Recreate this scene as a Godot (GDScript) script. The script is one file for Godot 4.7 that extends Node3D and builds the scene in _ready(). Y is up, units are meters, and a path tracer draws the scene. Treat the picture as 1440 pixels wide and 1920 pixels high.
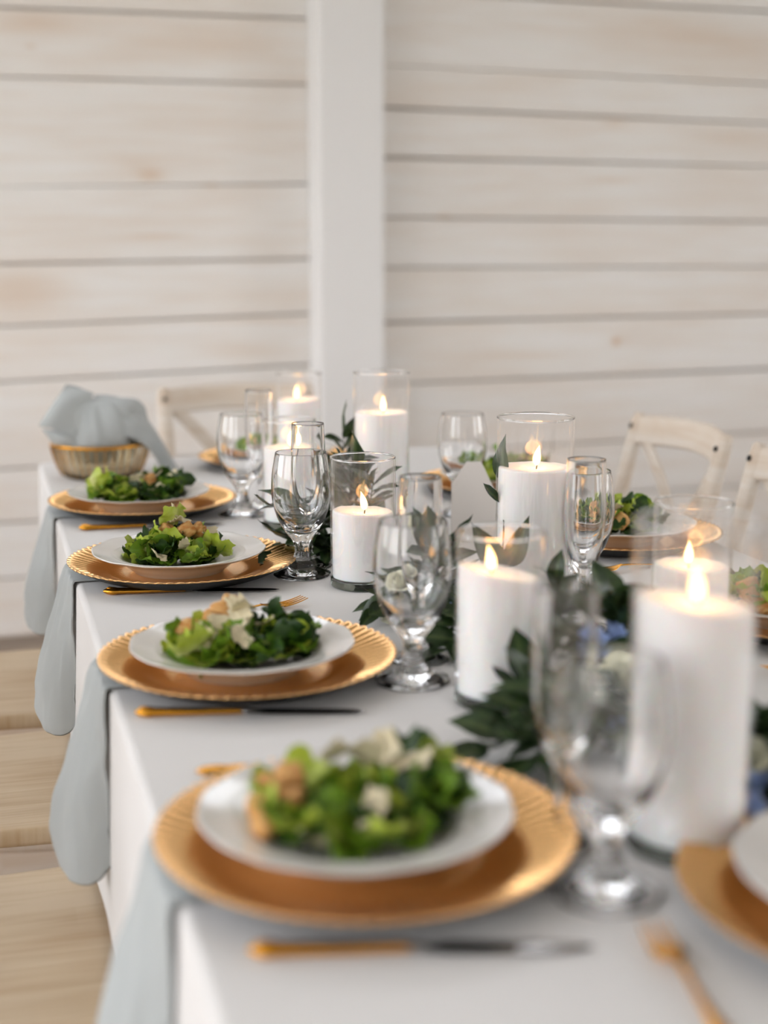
extends Node3D
# A long table laid for a wedding dinner: gold chargers, salads, glasses, candles in glass cylinders, plank wall behind.
# World: y up, metres. Table runs along -z; table top at y = 0.75; camera at the origin of x and z.

const TOP := 0.75
const SETTINGS := [-1.0154, -1.5162, -2.017, -2.5178]
const CX := 0.2725
const RX := 0.963
const WALL := -4.3

# ---------------------------------------------------------------- mesh builder
class MB:
	var v := PackedVector3Array()
	var n := PackedVector3Array()
	var uv := PackedVector2Array()
	var c := PackedColorArray()
	var idx := PackedInt32Array()

	# A grid of nv rows by nu columns, smooth inside itself. weld joins the first and last column. orient: 1 outward by volume, 0 as given
	func grid(p: PackedVector3Array, nu: int, nv: int, weld := false, orient := true, cols := PackedColorArray(), uvs := PackedVector2Array()) -> void:
		var base := v.size()
		var nn := PackedVector3Array()
		nn.resize(p.size())
		var tri := PackedInt32Array()
		var mid := Vector3.ZERO
		for q in p:
			mid += q
		mid /= float(p.size())
		var vol := 0.0
		for r in nv - 1:
			for k in nu - 1:
				var a := r * nu + k
				var b := a + 1
				var d := a + nu
				var e := d + 1
				for t in [[a, b, e], [a, e, d]]:
					var x: Vector3 = p[t[0]]
					var y: Vector3 = p[t[1]]
					var z: Vector3 = p[t[2]]
					var m := (z - x).cross(y - x)
					if m.length_squared() < 1e-22:
						continue
					nn[t[0]] += m
					nn[t[1]] += m
					nn[t[2]] += m
					vol += (x - mid).dot(m)
					tri.append_array(PackedInt32Array(t))
		if weld:
			for r in nv:
				var s := nn[r * nu] + nn[r * nu + nu - 1]
				nn[r * nu] = s
				nn[r * nu + nu - 1] = s
		for r in [0, nv - 1]:
			if p[r * nu].distance_squared_to(p[r * nu + nu / 2]) < 1e-12:
				var s2 := Vector3.ZERO
				for k in nu:
					s2 += nn[r * nu + k]
				for k in nu:
					nn[r * nu + k] = s2
		var flip := orient and vol < 0.0
		for i in p.size():
			v.append(p[i])
			n.append((nn[i] * (-1.0 if flip else 1.0)).normalized())
			uv.append(uvs[i] if uvs.size() else Vector2(float(i % nu) / (nu - 1), float(i / nu) / (nv - 1)))
			c.append(cols[i] if cols.size() else Color.WHITE)
		for i in range(0, tri.size(), 3):
			idx.append(base + tri[i])
			if flip:
				idx.append(base + tri[i + 2])
				idx.append(base + tri[i + 1])
			else:
				idx.append(base + tri[i + 1])
				idx.append(base + tri[i + 2])

	func flat(pts: Array, away: Vector3, uvs := [], col := Color.WHITE) -> void:
		var m: Vector3 = (pts[2] - pts[0]).cross(pts[1] - pts[0]).normalized()
		var q := pts.duplicate()
		var w := uvs.duplicate()
		var mid := Vector3.ZERO
		for x in pts:
			mid += x
		mid /= float(pts.size())
		if m.dot(mid - away) < 0.0:
			m = -m
			q.reverse()
			w.reverse()
		var base := v.size()
		for i in q.size():
			v.append(q[i])
			n.append(m)
			uv.append(w[i] if w.size() else Vector2(q[i].x + q[i].z * 0.37, q[i].y + q[i].z * 0.61))
			c.append(col)
		for i in range(1, q.size() - 1):
			idx.append_array(PackedInt32Array([base, base + i, base + i + 1]))

	# chamfered box: centre, half sizes, bevel, turned by basis
	func box(at: Vector3, h: Vector3, b: float, turn := Basis.IDENTITY, col := Color.WHITE) -> void:
		var P := func(ax: int, s: Vector3) -> Vector3:
			var q := Vector3(h.x - b, h.y - b, h.z - b)
			q[ax] = h[ax]
			return at + turn * (q * s)
		var S := [-1.0, 1.0]
		for ax in 3:
			var u := (ax + 1) % 3
			var w := (ax + 2) % 3
			for s in S:
				var f := []
				for k in [[-1, -1], [1, -1], [1, 1], [-1, 1]]:
					var sg := Vector3.ONE
					sg[ax] = s
					sg[u] = k[0]
					sg[w] = k[1]
					f.append(P.call(ax, sg))
				flat(f, at, [], col)
			for s in S:
				for t in S:
					var s1 := Vector3.ONE
					s1[ax] = s
					s1[u] = t
					var s2 := s1
					s1[w] = -1
					s2[w] = 1
					flat([P.call(ax, s1), P.call(ax, s2), P.call(u, s2), P.call(u, s1)], at, [], col)
		for x in S:
			for y in S:
				for z in S:
					var sg := Vector3(x, y, z)
					flat([P.call(0, sg), P.call(1, sg), P.call(2, sg)], at, [], col)

	# surface of revolution; prof = [radius, height] from bottom axis round to the end; mod(theta, row, radius, height) -> Vector2
	func lathe(prof: Array, seg: int, at := Vector3.ZERO, mod: Variant = null, orient := true) -> void:
		var p := PackedVector3Array()
		for r in prof.size():
			for k in seg + 1:
				var th := TAU * float(k % seg) / seg
				var q := Vector2(prof[r][0], prof[r][1])
				if mod != null:
					q = mod.call(th, r, q)
				p.append(at + Vector3(cos(th) * q.x, q.y, sin(th) * q.x))
		grid(p, seg + 1, prof.size(), true, orient)

	func tube(pts: Array, rad: Array, seg := 8, flatten := 1.0, side := Vector3.UP) -> void:
		var p := PackedVector3Array()
		var m := pts.size()
		for i in m:
			var t: Vector3 = (pts[mini(i + 1, m - 1)] - pts[maxi(i - 1, 0)]).normalized()
			var a := t.cross(side)
			if a.length() < 0.05:
				a = t.cross(Vector3.RIGHT)
			a = a.normalized()
			var b := a.cross(t).normalized()
			var reps := 1
			if i == 0 or i == m - 1:
				reps = 2
			for e in reps:
				var k: float = rad[i]
				if reps == 2 and ((i == 0 and e == 0) or (i == m - 1 and e == 1)):
					k = 0.0
				for s in seg + 1:
					var th := TAU * float(s % seg) / seg
					p.append(pts[i] + a * cos(th) * k + b * sin(th) * k * flatten)
		grid(p, seg + 1, p.size() / (seg + 1), true)

	func mesh(rows := Vector2i(-1, -1)) -> ArrayMesh:
		var arr := []
		arr.resize(Mesh.ARRAY_MAX)
		arr[Mesh.ARRAY_VERTEX] = v
		arr[Mesh.ARRAY_NORMAL] = n
		arr[Mesh.ARRAY_TEX_UV] = uv
		arr[Mesh.ARRAY_COLOR] = c
		arr[Mesh.ARRAY_INDEX] = idx
		var am := ArrayMesh.new()
		am.add_surface_from_arrays(Mesh.PRIMITIVE_TRIANGLES, arr)
		return am

	# the triangles between rows a and b of a single lathed grid, as a mesh of its own (seams keep their smooth normals, nothing is capped)
	func rows_mesh(nu: int, a: int, b: int) -> ArrayMesh:
		var o := MB.new()
		for i in range(a * nu, (b + 1) * nu):
			o.v.append(v[i])
			o.n.append(n[i])
			o.uv.append(uv[i])
			o.c.append(c[i])
		for i in range(0, idx.size(), 3):
			var lo := mini(idx[i], mini(idx[i + 1], idx[i + 2])) / nu
			if lo >= a and lo < b:
				for k in 3:
					o.idx.append(idx[i + k] - a * nu)
		return o.mesh()

# ---------------------------------------------------------------- naming helpers
var used := {}
func numbered(called: String) -> String:
	if not used.has(called):
		used[called] = 0
		return called
	used[called] += 1
	return "%s_%03d" % [called, used[called]]

func tag(o: Node, label: String, category: String, group := "", kind := "") -> void:
	if label: o.set_meta("label", label)
	if category: o.set_meta("category", category)
	if group: o.set_meta("group", group)
	if kind: o.set_meta("kind", kind)

func thing(called: String, label: String, category: String, at := Vector3.ZERO, turn := 0.0, group := "") -> Node3D:
	var o := Node3D.new()
	o.name = numbered(called)
	add_child(o, true)
	o.position = at
	o.rotation.y = turn
	tag(o, label, category, group)
	return o

func part(called: String, m: Mesh, mat: Material, parent: Node3D, xf := Transform3D.IDENTITY) -> MeshInstance3D:
	var o := MeshInstance3D.new()
	o.name = called
	o.mesh = m
	o.material_override = mat
	o.transform = xf
	o.cast_shadow = GeometryInstance3D.SHADOW_CASTING_SETTING_ON
	parent.add_child(o, true)
	return o

func struct(called: String, m: Mesh, mat: Material) -> MeshInstance3D:
	var o := part(called, m, mat, self)
	o.set_meta("kind", "structure")
	return o

func copy(o: Node3D, called: String, label: String, at: Vector3, turn := 0.0) -> Node3D:
	var d: Node3D = o.duplicate()
	d.name = numbered(called)
	add_child(d, true)
	d.position = at
	d.rotation.y = turn
	d.set_meta("label", label)
	return d

# ---------------------------------------------------------------- materials
var M := {}
func mat(called: String, col: Color, rough: float, metal := 0.0) -> StandardMaterial3D:
	var m := StandardMaterial3D.new()
	m.resource_name = called
	m.albedo_color = col
	m.roughness = rough
	m.metallic = metal
	M[called] = m
	return m

func noise(seed_: int, freq: float, oct := 3) -> FastNoiseLite:
	var f := FastNoiseLite.new()
	f.seed = seed_
	f.noise_type = FastNoiseLite.TYPE_SIMPLEX_SMOOTH
	f.frequency = freq
	f.fractal_octaves = oct
	return f

# whitewashed pine: the colour of the boards, with bare patches and knots that belong to the wood
func wood_image(w: int, h: int, seed_: int, pale: Color, bare: Color, amount: float, stains: Array, bands: Array) -> ImageTexture:
	var big := noise(seed_, 0.006, 3)
	var grain := noise(seed_ + 1, 0.02, 3)
	var fine := noise(seed_ + 2, 0.11, 2)
	var data := PackedByteArray()
	data.resize(w * h * 3)
	var i := 0
	for y in h:
		var off := 0.0
		for b in bands.size():
			if y >= bands[b]: off = b * 517.0
		for x in w:
			var k := big.get_noise_2d(x * 0.45 + off, y * 1.5 + off) * 0.55 + grain.get_noise_2d(x * 0.12 + off, y * 2.2) * 0.35 + fine.get_noise_2d(x * 0.08, y * 1.6 + off) * 0.25
			k = clampf(0.32 + k * 0.9, 0.0, 1.0) * amount
			for s in stains:
				var dx: float = (x - s[0]) / s[2]
				var dy: float = (y - s[1]) / s[3]
				var d := dx * dx + dy * dy
				if d < 4.0:
					k += s[4] * exp(-d * 1.6)
			k = clampf(k, 0.0, 1.3)
			data[i] = clampi(int(255.0 * lerpf(pale.r, bare.r, k)), 0, 255)
			data[i + 1] = clampi(int(255.0 * lerpf(pale.g, bare.g, k)), 0, 255)
			data[i + 2] = clampi(int(255.0 * lerpf(pale.b, bare.b, k)), 0, 255)
			i += 3
	return ImageTexture.create_from_image(Image.create_from_data(w, h, false, Image.FORMAT_RGB8, data))

func make_materials() -> void:
	mat("gold", Color(0.93, 0.735, 0.49), 0.19, 1.0)
	mat("black_shadow_backing", Color(0.035, 0.037, 0.045), 0.5)  # black charger underside, also standing in for the shadow beneath the rim
	mat("bright_gold", Color(0.87, 0.62, 0.22), 0.26, 1.0)
	mat("steel", Color(0.62, 0.61, 0.60), 0.16, 1.0)
	var p := mat("porcelain", Color(0.90, 0.885, 0.865), 0.18)
	p.clearcoat_enabled = true
	p.clearcoat = 0.4
	p.clearcoat_roughness = 0.05
	var cl := mat("cloth", Color(0.885, 0.875, 0.865), 0.92)
	cl.rim_enabled = true
	cl.rim = 0.2
	var nk := mat("napkin", Color(0.69, 0.708, 0.705), 0.92)
	nk.rim_enabled = true
	nk.rim = 0.3
	mat("white_paint", Color(0.94, 0.94, 0.94), 0.45)
	mat("dark_gap", Color(0.66, 0.61, 0.56), 0.9)
	var wax := mat("wax", Color(0.96, 0.955, 0.95), 0.55)
	wax.subsurf_scatter_enabled = true
	wax.subsurf_scatter_strength = 0.35
	mat("wick", Color(0.06, 0.05, 0.045), 0.9)
	var fl := mat("flame", Color(1.0, 0.85, 0.6), 1.0)
	fl.emission_enabled = true
	fl.emission = Color(1.0, 0.80, 0.52)
	fl.emission_energy_multiplier = 6.0
	var g := mat("pane", Color(1, 1, 1, 0.012), 0.0)
	g.transparency = BaseMaterial3D.TRANSPARENCY_ALPHA
	var rg := mat("glass", Color(1, 1, 1, 0.0), 0.0)
	rg.refraction_enabled = true
	rg.refraction_scale = 0.05
	var bg := mat("base_glass", Color(0.50, 0.53, 0.50, 0.0), 0.0)  # grey-green tint puts the dark reflections of the thick base into its colour
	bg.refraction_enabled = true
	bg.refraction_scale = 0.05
	var tg := mat("ribbed_glass", Color(0.975, 0.945, 0.86, 0.0), 0.02)
	tg.refraction_enabled = true
	tg.refraction_scale = 0.05
	var lf := mat("leaf", Color(1, 1, 1), 0.38)
	lf.vertex_color_use_as_albedo = true
	lf.backlight_enabled = true
	lf.backlight = Color(0.25, 0.25, 0.25)
	var lt := mat("lettuce", Color(1, 1, 1), 0.42)
	lt.vertex_color_use_as_albedo = true
	lt.backlight_enabled = true
	lt.backlight = Color(0.45, 0.45, 0.45)
	var ch := mat("cheese", Color(0.91, 0.86, 0.72), 0.5)
	ch.backlight_enabled = true
	ch.backlight = Color(0.3, 0.3, 0.3)
	var cr := mat("crust", Color(1, 1, 1), 0.8)
	cr.vertex_color_use_as_albedo = true
	mat("stem", Color(0.20, 0.17, 0.09), 0.7)
	var pt := mat("petal", Color(0.91, 0.90, 0.80), 0.6)
	pt.backlight_enabled = true
	pt.backlight = Color(0.5, 0.5, 0.5)
	var bp := mat("blue_petal", Color(0.56, 0.65, 0.84), 0.6)
	bp.backlight_enabled = true
	bp.backlight = Color(0.4, 0.4, 0.4)
	mat("card", Color(0.87, 0.85, 0.83), 0.8)
	mat("screw", Color(0.06, 0.055, 0.05), 0.5)
	mat("ceiling_paint", Color(0.92, 0.92, 0.92), 0.8)
	var cw := mat("chair_wood", Color(1, 1, 1), 0.6)
	cw.albedo_texture = wood_image(512, 512, 41, Color(0.89, 0.86, 0.82), Color(0.76, 0.65, 0.53), 0.85, [[120, 200, 30, 12, 0.5], [380, 330, 24, 10, 0.5]], [])
	cw.uv1_triplanar = true
	cw.uv1_scale = Vector3(1.3, 1.3, 1.3)
	cw.uv1_offset = Vector3(0.5, 0.5, 0.5)
	var sw := mat("seat_wood", Color(1, 1, 1), 0.5)
	sw.albedo_texture = wood_image(512, 512, 43, Color(0.80, 0.72, 0.60), Color(0.64, 0.51, 0.36), 0.9, [[150, 210, 60, 14, 0.4]], [])
	var turned: Image = sw.albedo_texture.get_image()
	turned.rotate_90(CLOCKWISE)
	sw.albedo_texture = ImageTexture.create_from_image(turned)
	sw.uv1_offset = Vector3(0.5, 0.5, 0.5)
	sw.uv1_triplanar = true
	sw.uv1_scale = Vector3(1.3, 1.3, 1.3)
	var fw := mat("floor_wood", Color(0.86, 0.82, 0.78), 0.5)
	fw.albedo_texture = M.chair_wood.albedo_texture
	fw.uv1_triplanar = true
	fw.uv1_world_triplanar = true
	fw.uv1_scale = Vector3(0.7, 0.7, 0.7)
	# wall boards: one map over 3.6 x 2.4 m of wall; a stain is [x, y, half width, half height, strength] in its pixels
	var st := []
	for q in [[2.028, 0.895, 0.016, 0.014, 1.3], [2.05, 0.905, 0.05, 0.02, 0.25], [0.523, 1.41, 0.045, 0.022, 0.6], [0.50, 1.43, 0.09, 0.04, 0.25], [0.53, 1.233, 0.13, 0.011, 0.5], [0.22, 1.82, 0.16, 0.05, 0.55], [0.197, 1.76, 0.018, 0.008, 0.5], [0.13, 1.078, 0.17, 0.085, 0.6], [1.43, 1.295, 0.03, 0.012, 0.4], [1.99, 1.41, 0.10, 0.012, 0.35], [2.0, 1.59, 0.05, 0.02, 0.3], [0.7, 1.383, 0.03, 0.012, 0.4], [2.3, 1.85, 0.5, 0.07, 0.3], [2.4, 1.55, 0.3, 0.05, 0.2], [0.7, 1.78, 0.35, 0.08, 0.3], [0.8, 0.90, 0.2, 0.03, 0.25], [1.7, 0.86, 0.25, 0.02, 0.25]]:
		st.append([q[0] / 3.6 * 1536.0, (2.4 - q[1]) / 2.4 * 1024.0, q[2] / 3.6 * 1536.0, q[3] / 2.4 * 1024.0, q[4]])
	var bands := []
	for y in [1.95, 1.74, 1.61, 1.47, 1.29, 1.14, 0.97, 0.78, 0.56, 0.39, 0.22]:
		bands.append(int((2.4 - y) / 2.4 * 1024.0))
	var wd := mat("wall_wood", Color(1, 1, 1), 0.62)
	wd.albedo_texture = wood_image(1536, 1024, 7, Color(0.95, 0.945, 0.935), Color(0.88, 0.80, 0.725), 0.5, st, bands)

# ---------------------------------------------------------------- setting
func build_room() -> void:
	var X0 := -2.6
	var X1 := 4.6
	var Z1 := 3.2
	var H := 3.7
	var b := MB.new()
	b.box(Vector3((X0 + X1) / 2, -0.06, (WALL + Z1) / 2), Vector3((X1 - X0) / 2 + 0.2, 0.06, (Z1 - WALL) / 2 + 0.2), 0.002)
	struct("floor", b.mesh(), M.floor_wood)
	b = MB.new()
	b.box(Vector3((X0 + X1) / 2, H + 0.06, (WALL + Z1) / 2), Vector3((X1 - X0) / 2 + 0.2, 0.06, (Z1 - WALL) / 2 + 0.2), 0.002)
	struct("ceiling", b.mesh(), M.ceiling_paint)
	# a wall along z with window openings: spans between openings, sill and head pieces
	for side in [["wall_left", X0 - 0.08, [[-3.9, -2.1], [-1.6, 0.2], [0.9, 2.7]], 0.75, 3.2], ["wall_right", X1 + 0.08, [[-2.2, -0.4], [0.7, 2.5]], 0.9, 3.1]]:
		b = MB.new()
		var z := WALL - 0.15
		for o in side[2] + [[Z1 + 0.15, Z1 + 0.15]]:
			b.box(Vector3(side[1], H / 2, (z + o[0]) / 2), Vector3(0.08, H / 2, (o[0] - z) / 2), 0.002)
			if o[1] > o[0]:
				b.box(Vector3(side[1], side[3] / 2, (o[0] + o[1]) / 2), Vector3(0.08, side[3] / 2, (o[1] - o[0]) / 2), 0.002)
				b.box(Vector3(side[1], (H + side[4]) / 2, (o[0] + o[1]) / 2), Vector3(0.08, (H - side[4]) / 2, (o[1] - o[0]) / 2), 0.002)
			z = o[1]
		struct(side[0], b.mesh(), M.white_paint)
		for o in side[2]:
			window(Vector3(side[1], (side[3] + side[4]) / 2, (o[0] + o[1]) / 2), o[1] - o[0], side[4] - side[3], PI / 2)
	# the wall behind the camera
	b = MB.new()
	b.box(Vector3((X0 + X1) / 2, H / 2, Z1 + 0.08), Vector3((X1 - X0) / 2, H / 2, 0.08), 0.002)
	struct("wall_front", b.mesh(), M.white_paint)
	# back wall: backing with a high window band, and the boards nailed on it
	b = MB.new()
	var wy := 2.5
	for q in [[X0, X1, 0.0, wy], [X0, -1.5, wy, H], [2.1, X1, wy, H], [-1.5, 2.1, 3.45, H]]:
		var xa: float = q[0]
		var xb: float = q[1]
		b.box(Vector3((xa + xb) / 2, (q[2] + q[3]) / 2, WALL - 0.085), Vector3((xb - xa) / 2, (q[3] - q[2]) / 2, 0.06), 0.001)
	var wall := struct("wall_back", b.mesh(), M.dark_gap)
	window(Vector3(0.3, (wy + 3.45) / 2, WALL - 0.085), 3.6, 0.95, 0.0)
	# joints: [y at x0, y at x1, gap at x0, gap at x1], x0 and x1 as measured in the photograph
	var G := 0.005
	var jl := [[0.042, 0.042, G, G], [0.225, 0.225, G, G], [0.395, 0.40, G, G], [0.557, 0.58, G, G], [0.815, 0.843, G, 0.006], [0.976, 1.0, G, 0.005], [1.154, 1.166, G, G], [1.371, 1.388, 0.0015, G], [1.674, 1.678, 0.004, G], [1.86, 1.865, G, G], [2.03, 2.03, G, G], [2.2, 2.2, G, G], [2.44, 2.44, G, G]]
	var jr := [[0.04, 0.04, G, G], [0.22, 0.22, G, G], [0.39, 0.39, G, G], [0.551, 0.575, 0.005, G], [0.776, 0.79, 0.004, 0.008], [0.968, 0.978, 0.008, G], [1.137, 1.134, 0.004, 0.003], [1.29, 1.282, G, G], [1.47, 1.461, 0.008, 0.002], [1.617, 1.598, 0.008, 0.003], [1.741, 1.723, 0.002, 0.004], [1.955, 1.949, G, G], [2.12, 2.12, G, G], [2.29, 2.29, G, G], [2.44, 2.44, G, G]]
	boards(wall, jl, 0.1, 0.99, X0, 1.05)
	boards(wall, jr, 1.244, 2.58, 1.10, X1)
	# painted post in front of the boards
	b = MB.new()
	b.box(Vector3((0.996 + 1.194) / 2, H / 2, WALL + 0.075), Vector3(0.099, H / 2, 0.075), 0.006)
	struct("trim_1", b.mesh(), M.white_paint)

func boards(wall: Node3D, j: Array, xa: float, xb: float, x0: float, x1: float) -> void:
	var rng := RandomNumberGenerator.new()
	rng.seed = int(x1 * 100.0)
	var ln := func(k: int, x: float, c: int) -> float:
		return j[k][c] + (j[k][c + 1] - j[k][c]) * clampf((x - xa) / (xb - xa), -1.2, 1.6)
	var nseg := 4
	for k in j.size() - 1:
		var b := MB.new()
		var zf := WALL + rng.randf_range(-0.002, 0.002)
		var tilt := rng.randf_range(-0.0015, 0.0015)
		var bev := 0.003
		var rows := []
		for s in nseg + 1:
			var x := lerpf(x0, x1, float(s) / nseg)
			var g0: float = clampf(lerpf(j[k][2], j[k][3], clampf((x - xa) / (xb - xa), 0.0, 1.0)), 0.0005, 0.02)
			var g1: float = clampf(lerpf(j[k + 1][2], j[k + 1][3], clampf((x - xa) / (xb - xa), 0.0, 1.0)), 0.0005, 0.02)
			var ya: float = ln.call(k, x, 0) + g0 / 2
			var yb: float = ln.call(k + 1, x, 0) - g1 / 2
			var be0 := minf(bev, g0 * 0.6)
			var be1 := minf(bev, g1 * 0.6)
			rows.append([Vector3(x, ya, zf - 0.025), Vector3(x, ya, zf - be0), Vector3(x, ya + be0, zf + tilt), Vector3(x, yb - be1, zf - tilt), Vector3(x, yb, zf - be1), Vector3(x, yb, zf - 0.025)])
		var mid := Vector3((x0 + x1) / 2, (rows[0][0].y + rows[0][5].y) / 2, zf - 0.015)
		for s in nseg:
			for q in 5:
				var f := [rows[s][q], rows[s + 1][q], rows[s + 1][q + 1], rows[s][q + 1]]
				var uvs := []
				for pnt in f:
					uvs.append(Vector2(pnt.x / 3.6, (2.4 - pnt.y) / 2.4))
				var near := (rows[s][0] + rows[s + 1][5]) / 2.0 as Vector3
				near.z = zf - 0.015
				b.flat(f, near, uvs)
		part("plank", b.mesh(), M.wall_wood, wall)

var nwin := 0
func window(at: Vector3, w: float, h: float, turn: float) -> Node3D:
	nwin += 1
	var fr := MB.new()
	for s in [-1.0, 1.0]:
		fr.box(Vector3(s * (w / 2 - 0.03), 0, 0), Vector3(0.03, h / 2, 0.05), 0.004)
		fr.box(Vector3(0, s * (h / 2 - 0.03), 0), Vector3(w / 2 - 0.06, 0.03, 0.05), 0.004)
	fr.box(Vector3.ZERO, Vector3(0.018, h / 2 - 0.06, 0.02), 0.004)
	fr.box(Vector3(0, 0, 0), Vector3(w / 2 - 0.06, 0.018, 0.019), 0.004)
	var o := struct("window_%d" % nwin, fr.mesh(), M.white_paint)
	o.position = at
	o.rotation.y = turn
	var g := MB.new()
	g.flat([Vector3(-w / 2 + 0.06, -h / 2 + 0.06, 0), Vector3(w / 2 - 0.06, -h / 2 + 0.06, 0), Vector3(w / 2 - 0.06, h / 2 - 0.06, 0), Vector3(-w / 2 + 0.06, h / 2 - 0.06, 0)], Vector3(0, 0, -1))
	part("pane", g.mesh(), M.pane, o)
	return o

# ---------------------------------------------------------------- table
const TX0 := 0.12
const TX1 := 1.12
const TZ0 := -3.12
const TZ1 := -0.63

func build_table() -> void:
	var c := Vector3((TX0 + TX1) / 2, 0, (TZ0 + TZ1) / 2)
	var t := thing("dining_table", "long wooden dining table hidden under the white cloth", "table", c)
	var hx := (TX1 - TX0) / 2 - 0.006
	var hz := (TZ1 - TZ0) / 2 - 0.006
	var b := MB.new()
	b.box(Vector3(0, TOP - 0.024, 0), Vector3(hx, 0.021, hz), 0.004)
	part("tabletop", b.mesh(), M.chair_wood, t)
	for sx in [-1, 1]:
		for sz in [-1, 1]:
			b = MB.new()
			b.box(Vector3(sx * (hx - 0.14), 0.352, sz * (hz - 0.2)), Vector3(0.035, 0.351, 0.035), 0.004)
			part("leg", b.mesh(), M.chair_wood, t)
	# cloth: rings from the middle out, round the edge and down
	var per := PackedVector2Array()
	var out := PackedVector2Array()
	var rc := 0.025
	var w := hx + 0.006
	var l := hz + 0.006
	var corners := [Vector2(w - rc, l - rc), Vector2(-(w - rc), l - rc), Vector2(-(w - rc), -(l - rc)), Vector2(w - rc, -(l - rc))]
	for k in 4:
		for a in 9:
			var th := (k + a / 8.0) * PI / 2
			per.append(corners[k] + Vector2(cos(th), sin(th)) * rc)
			out.append(Vector2(cos(th), sin(th)))
		var e0: Vector2 = per[per.size() - 1]
		var nk: Vector2 = corners[(k + 1) % 4]
		var th2 := (k + 1) * PI / 2
		var e1 := nk + Vector2(cos(th2), sin(th2)) * rc
		var steps := 90 if k % 2 == 0 else 36
		if k == 1 or k == 3: steps = 90
		if k == 0 or k == 2: steps = 36
		for s in range(1, steps):
			per.append(e0.lerp(e1, float(s) / steps))
			out.append(Vector2(cos(th2), sin(th2)))
	per.append(per[0])
	out.append(out[0])
	var p := PackedVector3Array()
	var nz := noise(5, 3.2, 2)
	var rows := 0
	for f in [0.0, 0.25, 0.5, 0.75, 0.93]:
		for i in per.size():
			p.append(Vector3(per[i].x * f, TOP, per[i].y * f))
		rows += 1
	for a in 6:
		var th := a / 5.0 * PI / 2
		var r := 0.009
		for i in per.size():
			var q := per[i] + out[i] * (r * sin(th) - r)
			p.append(Vector3(q.x, TOP - r + r * cos(th), q.y))
		rows += 1
	for k in range(1, 15):
		var d := k / 14.0 * 0.279
		for i in per.size():
			var cur := per[i]
			var wave := nz.get_noise_2d(cur.x * 1.0 + cur.y * 0.9, 0.0) * 0.5 + 0.35
			var q := cur + out[i] * (maxf(0.0, wave) * 0.016 * pow(k / 14.0, 1.2) + 0.002 * k / 14.0)
			p.append(Vector3(q.x, TOP - 0.009 - d, q.y))
		rows += 1
	b = MB.new()
	b.grid(p, per.size(), rows, true)
	var cloth := part(numbered("tablecloth"), b.mesh(), M.cloth, self)
	cloth.position = c
	tag(cloth, "white tablecloth over the long table, hanging down its sides", "tablecloth")

# ---------------------------------------------------------------- place settings
var charger0: Node3D
var plate0: Node3D
var goblet0: Node3D
var flute0: Node3D

func make_charger() -> Node3D:
	var o := thing("charger_plate", "", "charger plate", Vector3.ZERO, 0.0, "gold charger plates round the table")
	var seg := 504
	var nf := 72.0
	# top from the middle out, over the edge and back below
	var prof := [[0.0, 0.0035], [0.04, 0.0035], [0.085, 0.0035], [0.092, 0.0036], [0.097, 0.0037], [0.102, 0.0040], [0.107, 0.0052], [0.115, 0.0084], [0.126, 0.0122], [0.138, 0.0158], [0.149, 0.0190], [0.1565, 0.0210], [0.1600, 0.0219], [0.1622, 0.0224], [0.1630, 0.0217], [0.1624, 0.0206], [0.150, 0.0145], [0.133, 0.0060], [0.119, 0.0009], [0.104, 0.0006], [0.0, 0.0]]
	var b := MB.new()
	var f := func(th: float, row: int, q: Vector2) -> Vector2:
		var k := smoothstep(0.087, 0.100, q.x) if row < 15 else 0.0
		var wv := cos(th * nf)
		wv = signf(wv) * pow(absf(wv), 0.8)
		return Vector2(q.x + k * 0.0007 * wv * smoothstep(0.14, 0.165, q.x), q.y + k * 0.0014 * wv * (1.0 - 0.55 * smoothstep(0.15, 0.163, q.x)))
	b.lathe(prof, seg, Vector3.ZERO, f)
	part("well", b.rows_mesh(seg + 1, 0, 2), M.gold, o)
	part("fluted_rim", b.rows_mesh(seg + 1, 2, 15), M.gold, o)
	part("underside", b.rows_mesh(seg + 1, 15, 20), M.black_shadow_backing, o)
	return o

func make_plate() -> Node3D:
	var o := thing("soup_plate", "", "plate", Vector3.ZERO, 0.0, "white plates on the chargers")
	var seg := 144
	var prof := [[0.0, 0.0075], [0.045, 0.0075], [0.062, 0.0085], [0.071, 0.0120], [0.078, 0.0185], [0.083, 0.0225], [0.089, 0.0243], [0.094, 0.0252], [0.0955, 0.0262], [0.097, 0.0256], [0.108, 0.0278], [0.117, 0.0302], [0.121, 0.0315], [0.1228, 0.0314], [0.1226, 0.0300], [0.116, 0.0268], [0.100, 0.0222], [0.088, 0.0186], [0.079, 0.0125], [0.071, 0.0060], [0.066, 0.0040], [0.064, 0.0], [0.061, 0.0], [0.0595, 0.0035], [0.0, 0.0035]]
	var b := MB.new()
	var f := func(th: float, _r: int, q: Vector2) -> Vector2:
		var k := smoothstep(0.094, 0.122, q.x)
		return Vector2(q.x * (1.0 + k * 0.006 * cos(th * 12.0)), q.y + k * 0.0006 * cos(th * 12.0))
	b.lathe(prof, seg, Vector3.ZERO, f)
	part("well", b.rows_mesh(seg + 1, 0, 6), M.porcelain, o)
	part("rim", b.rows_mesh(seg + 1, 6, 16), M.porcelain, o)
	part("foot", b.rows_mesh(seg + 1, 16, 24), M.porcelain, o)
	return o

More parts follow.
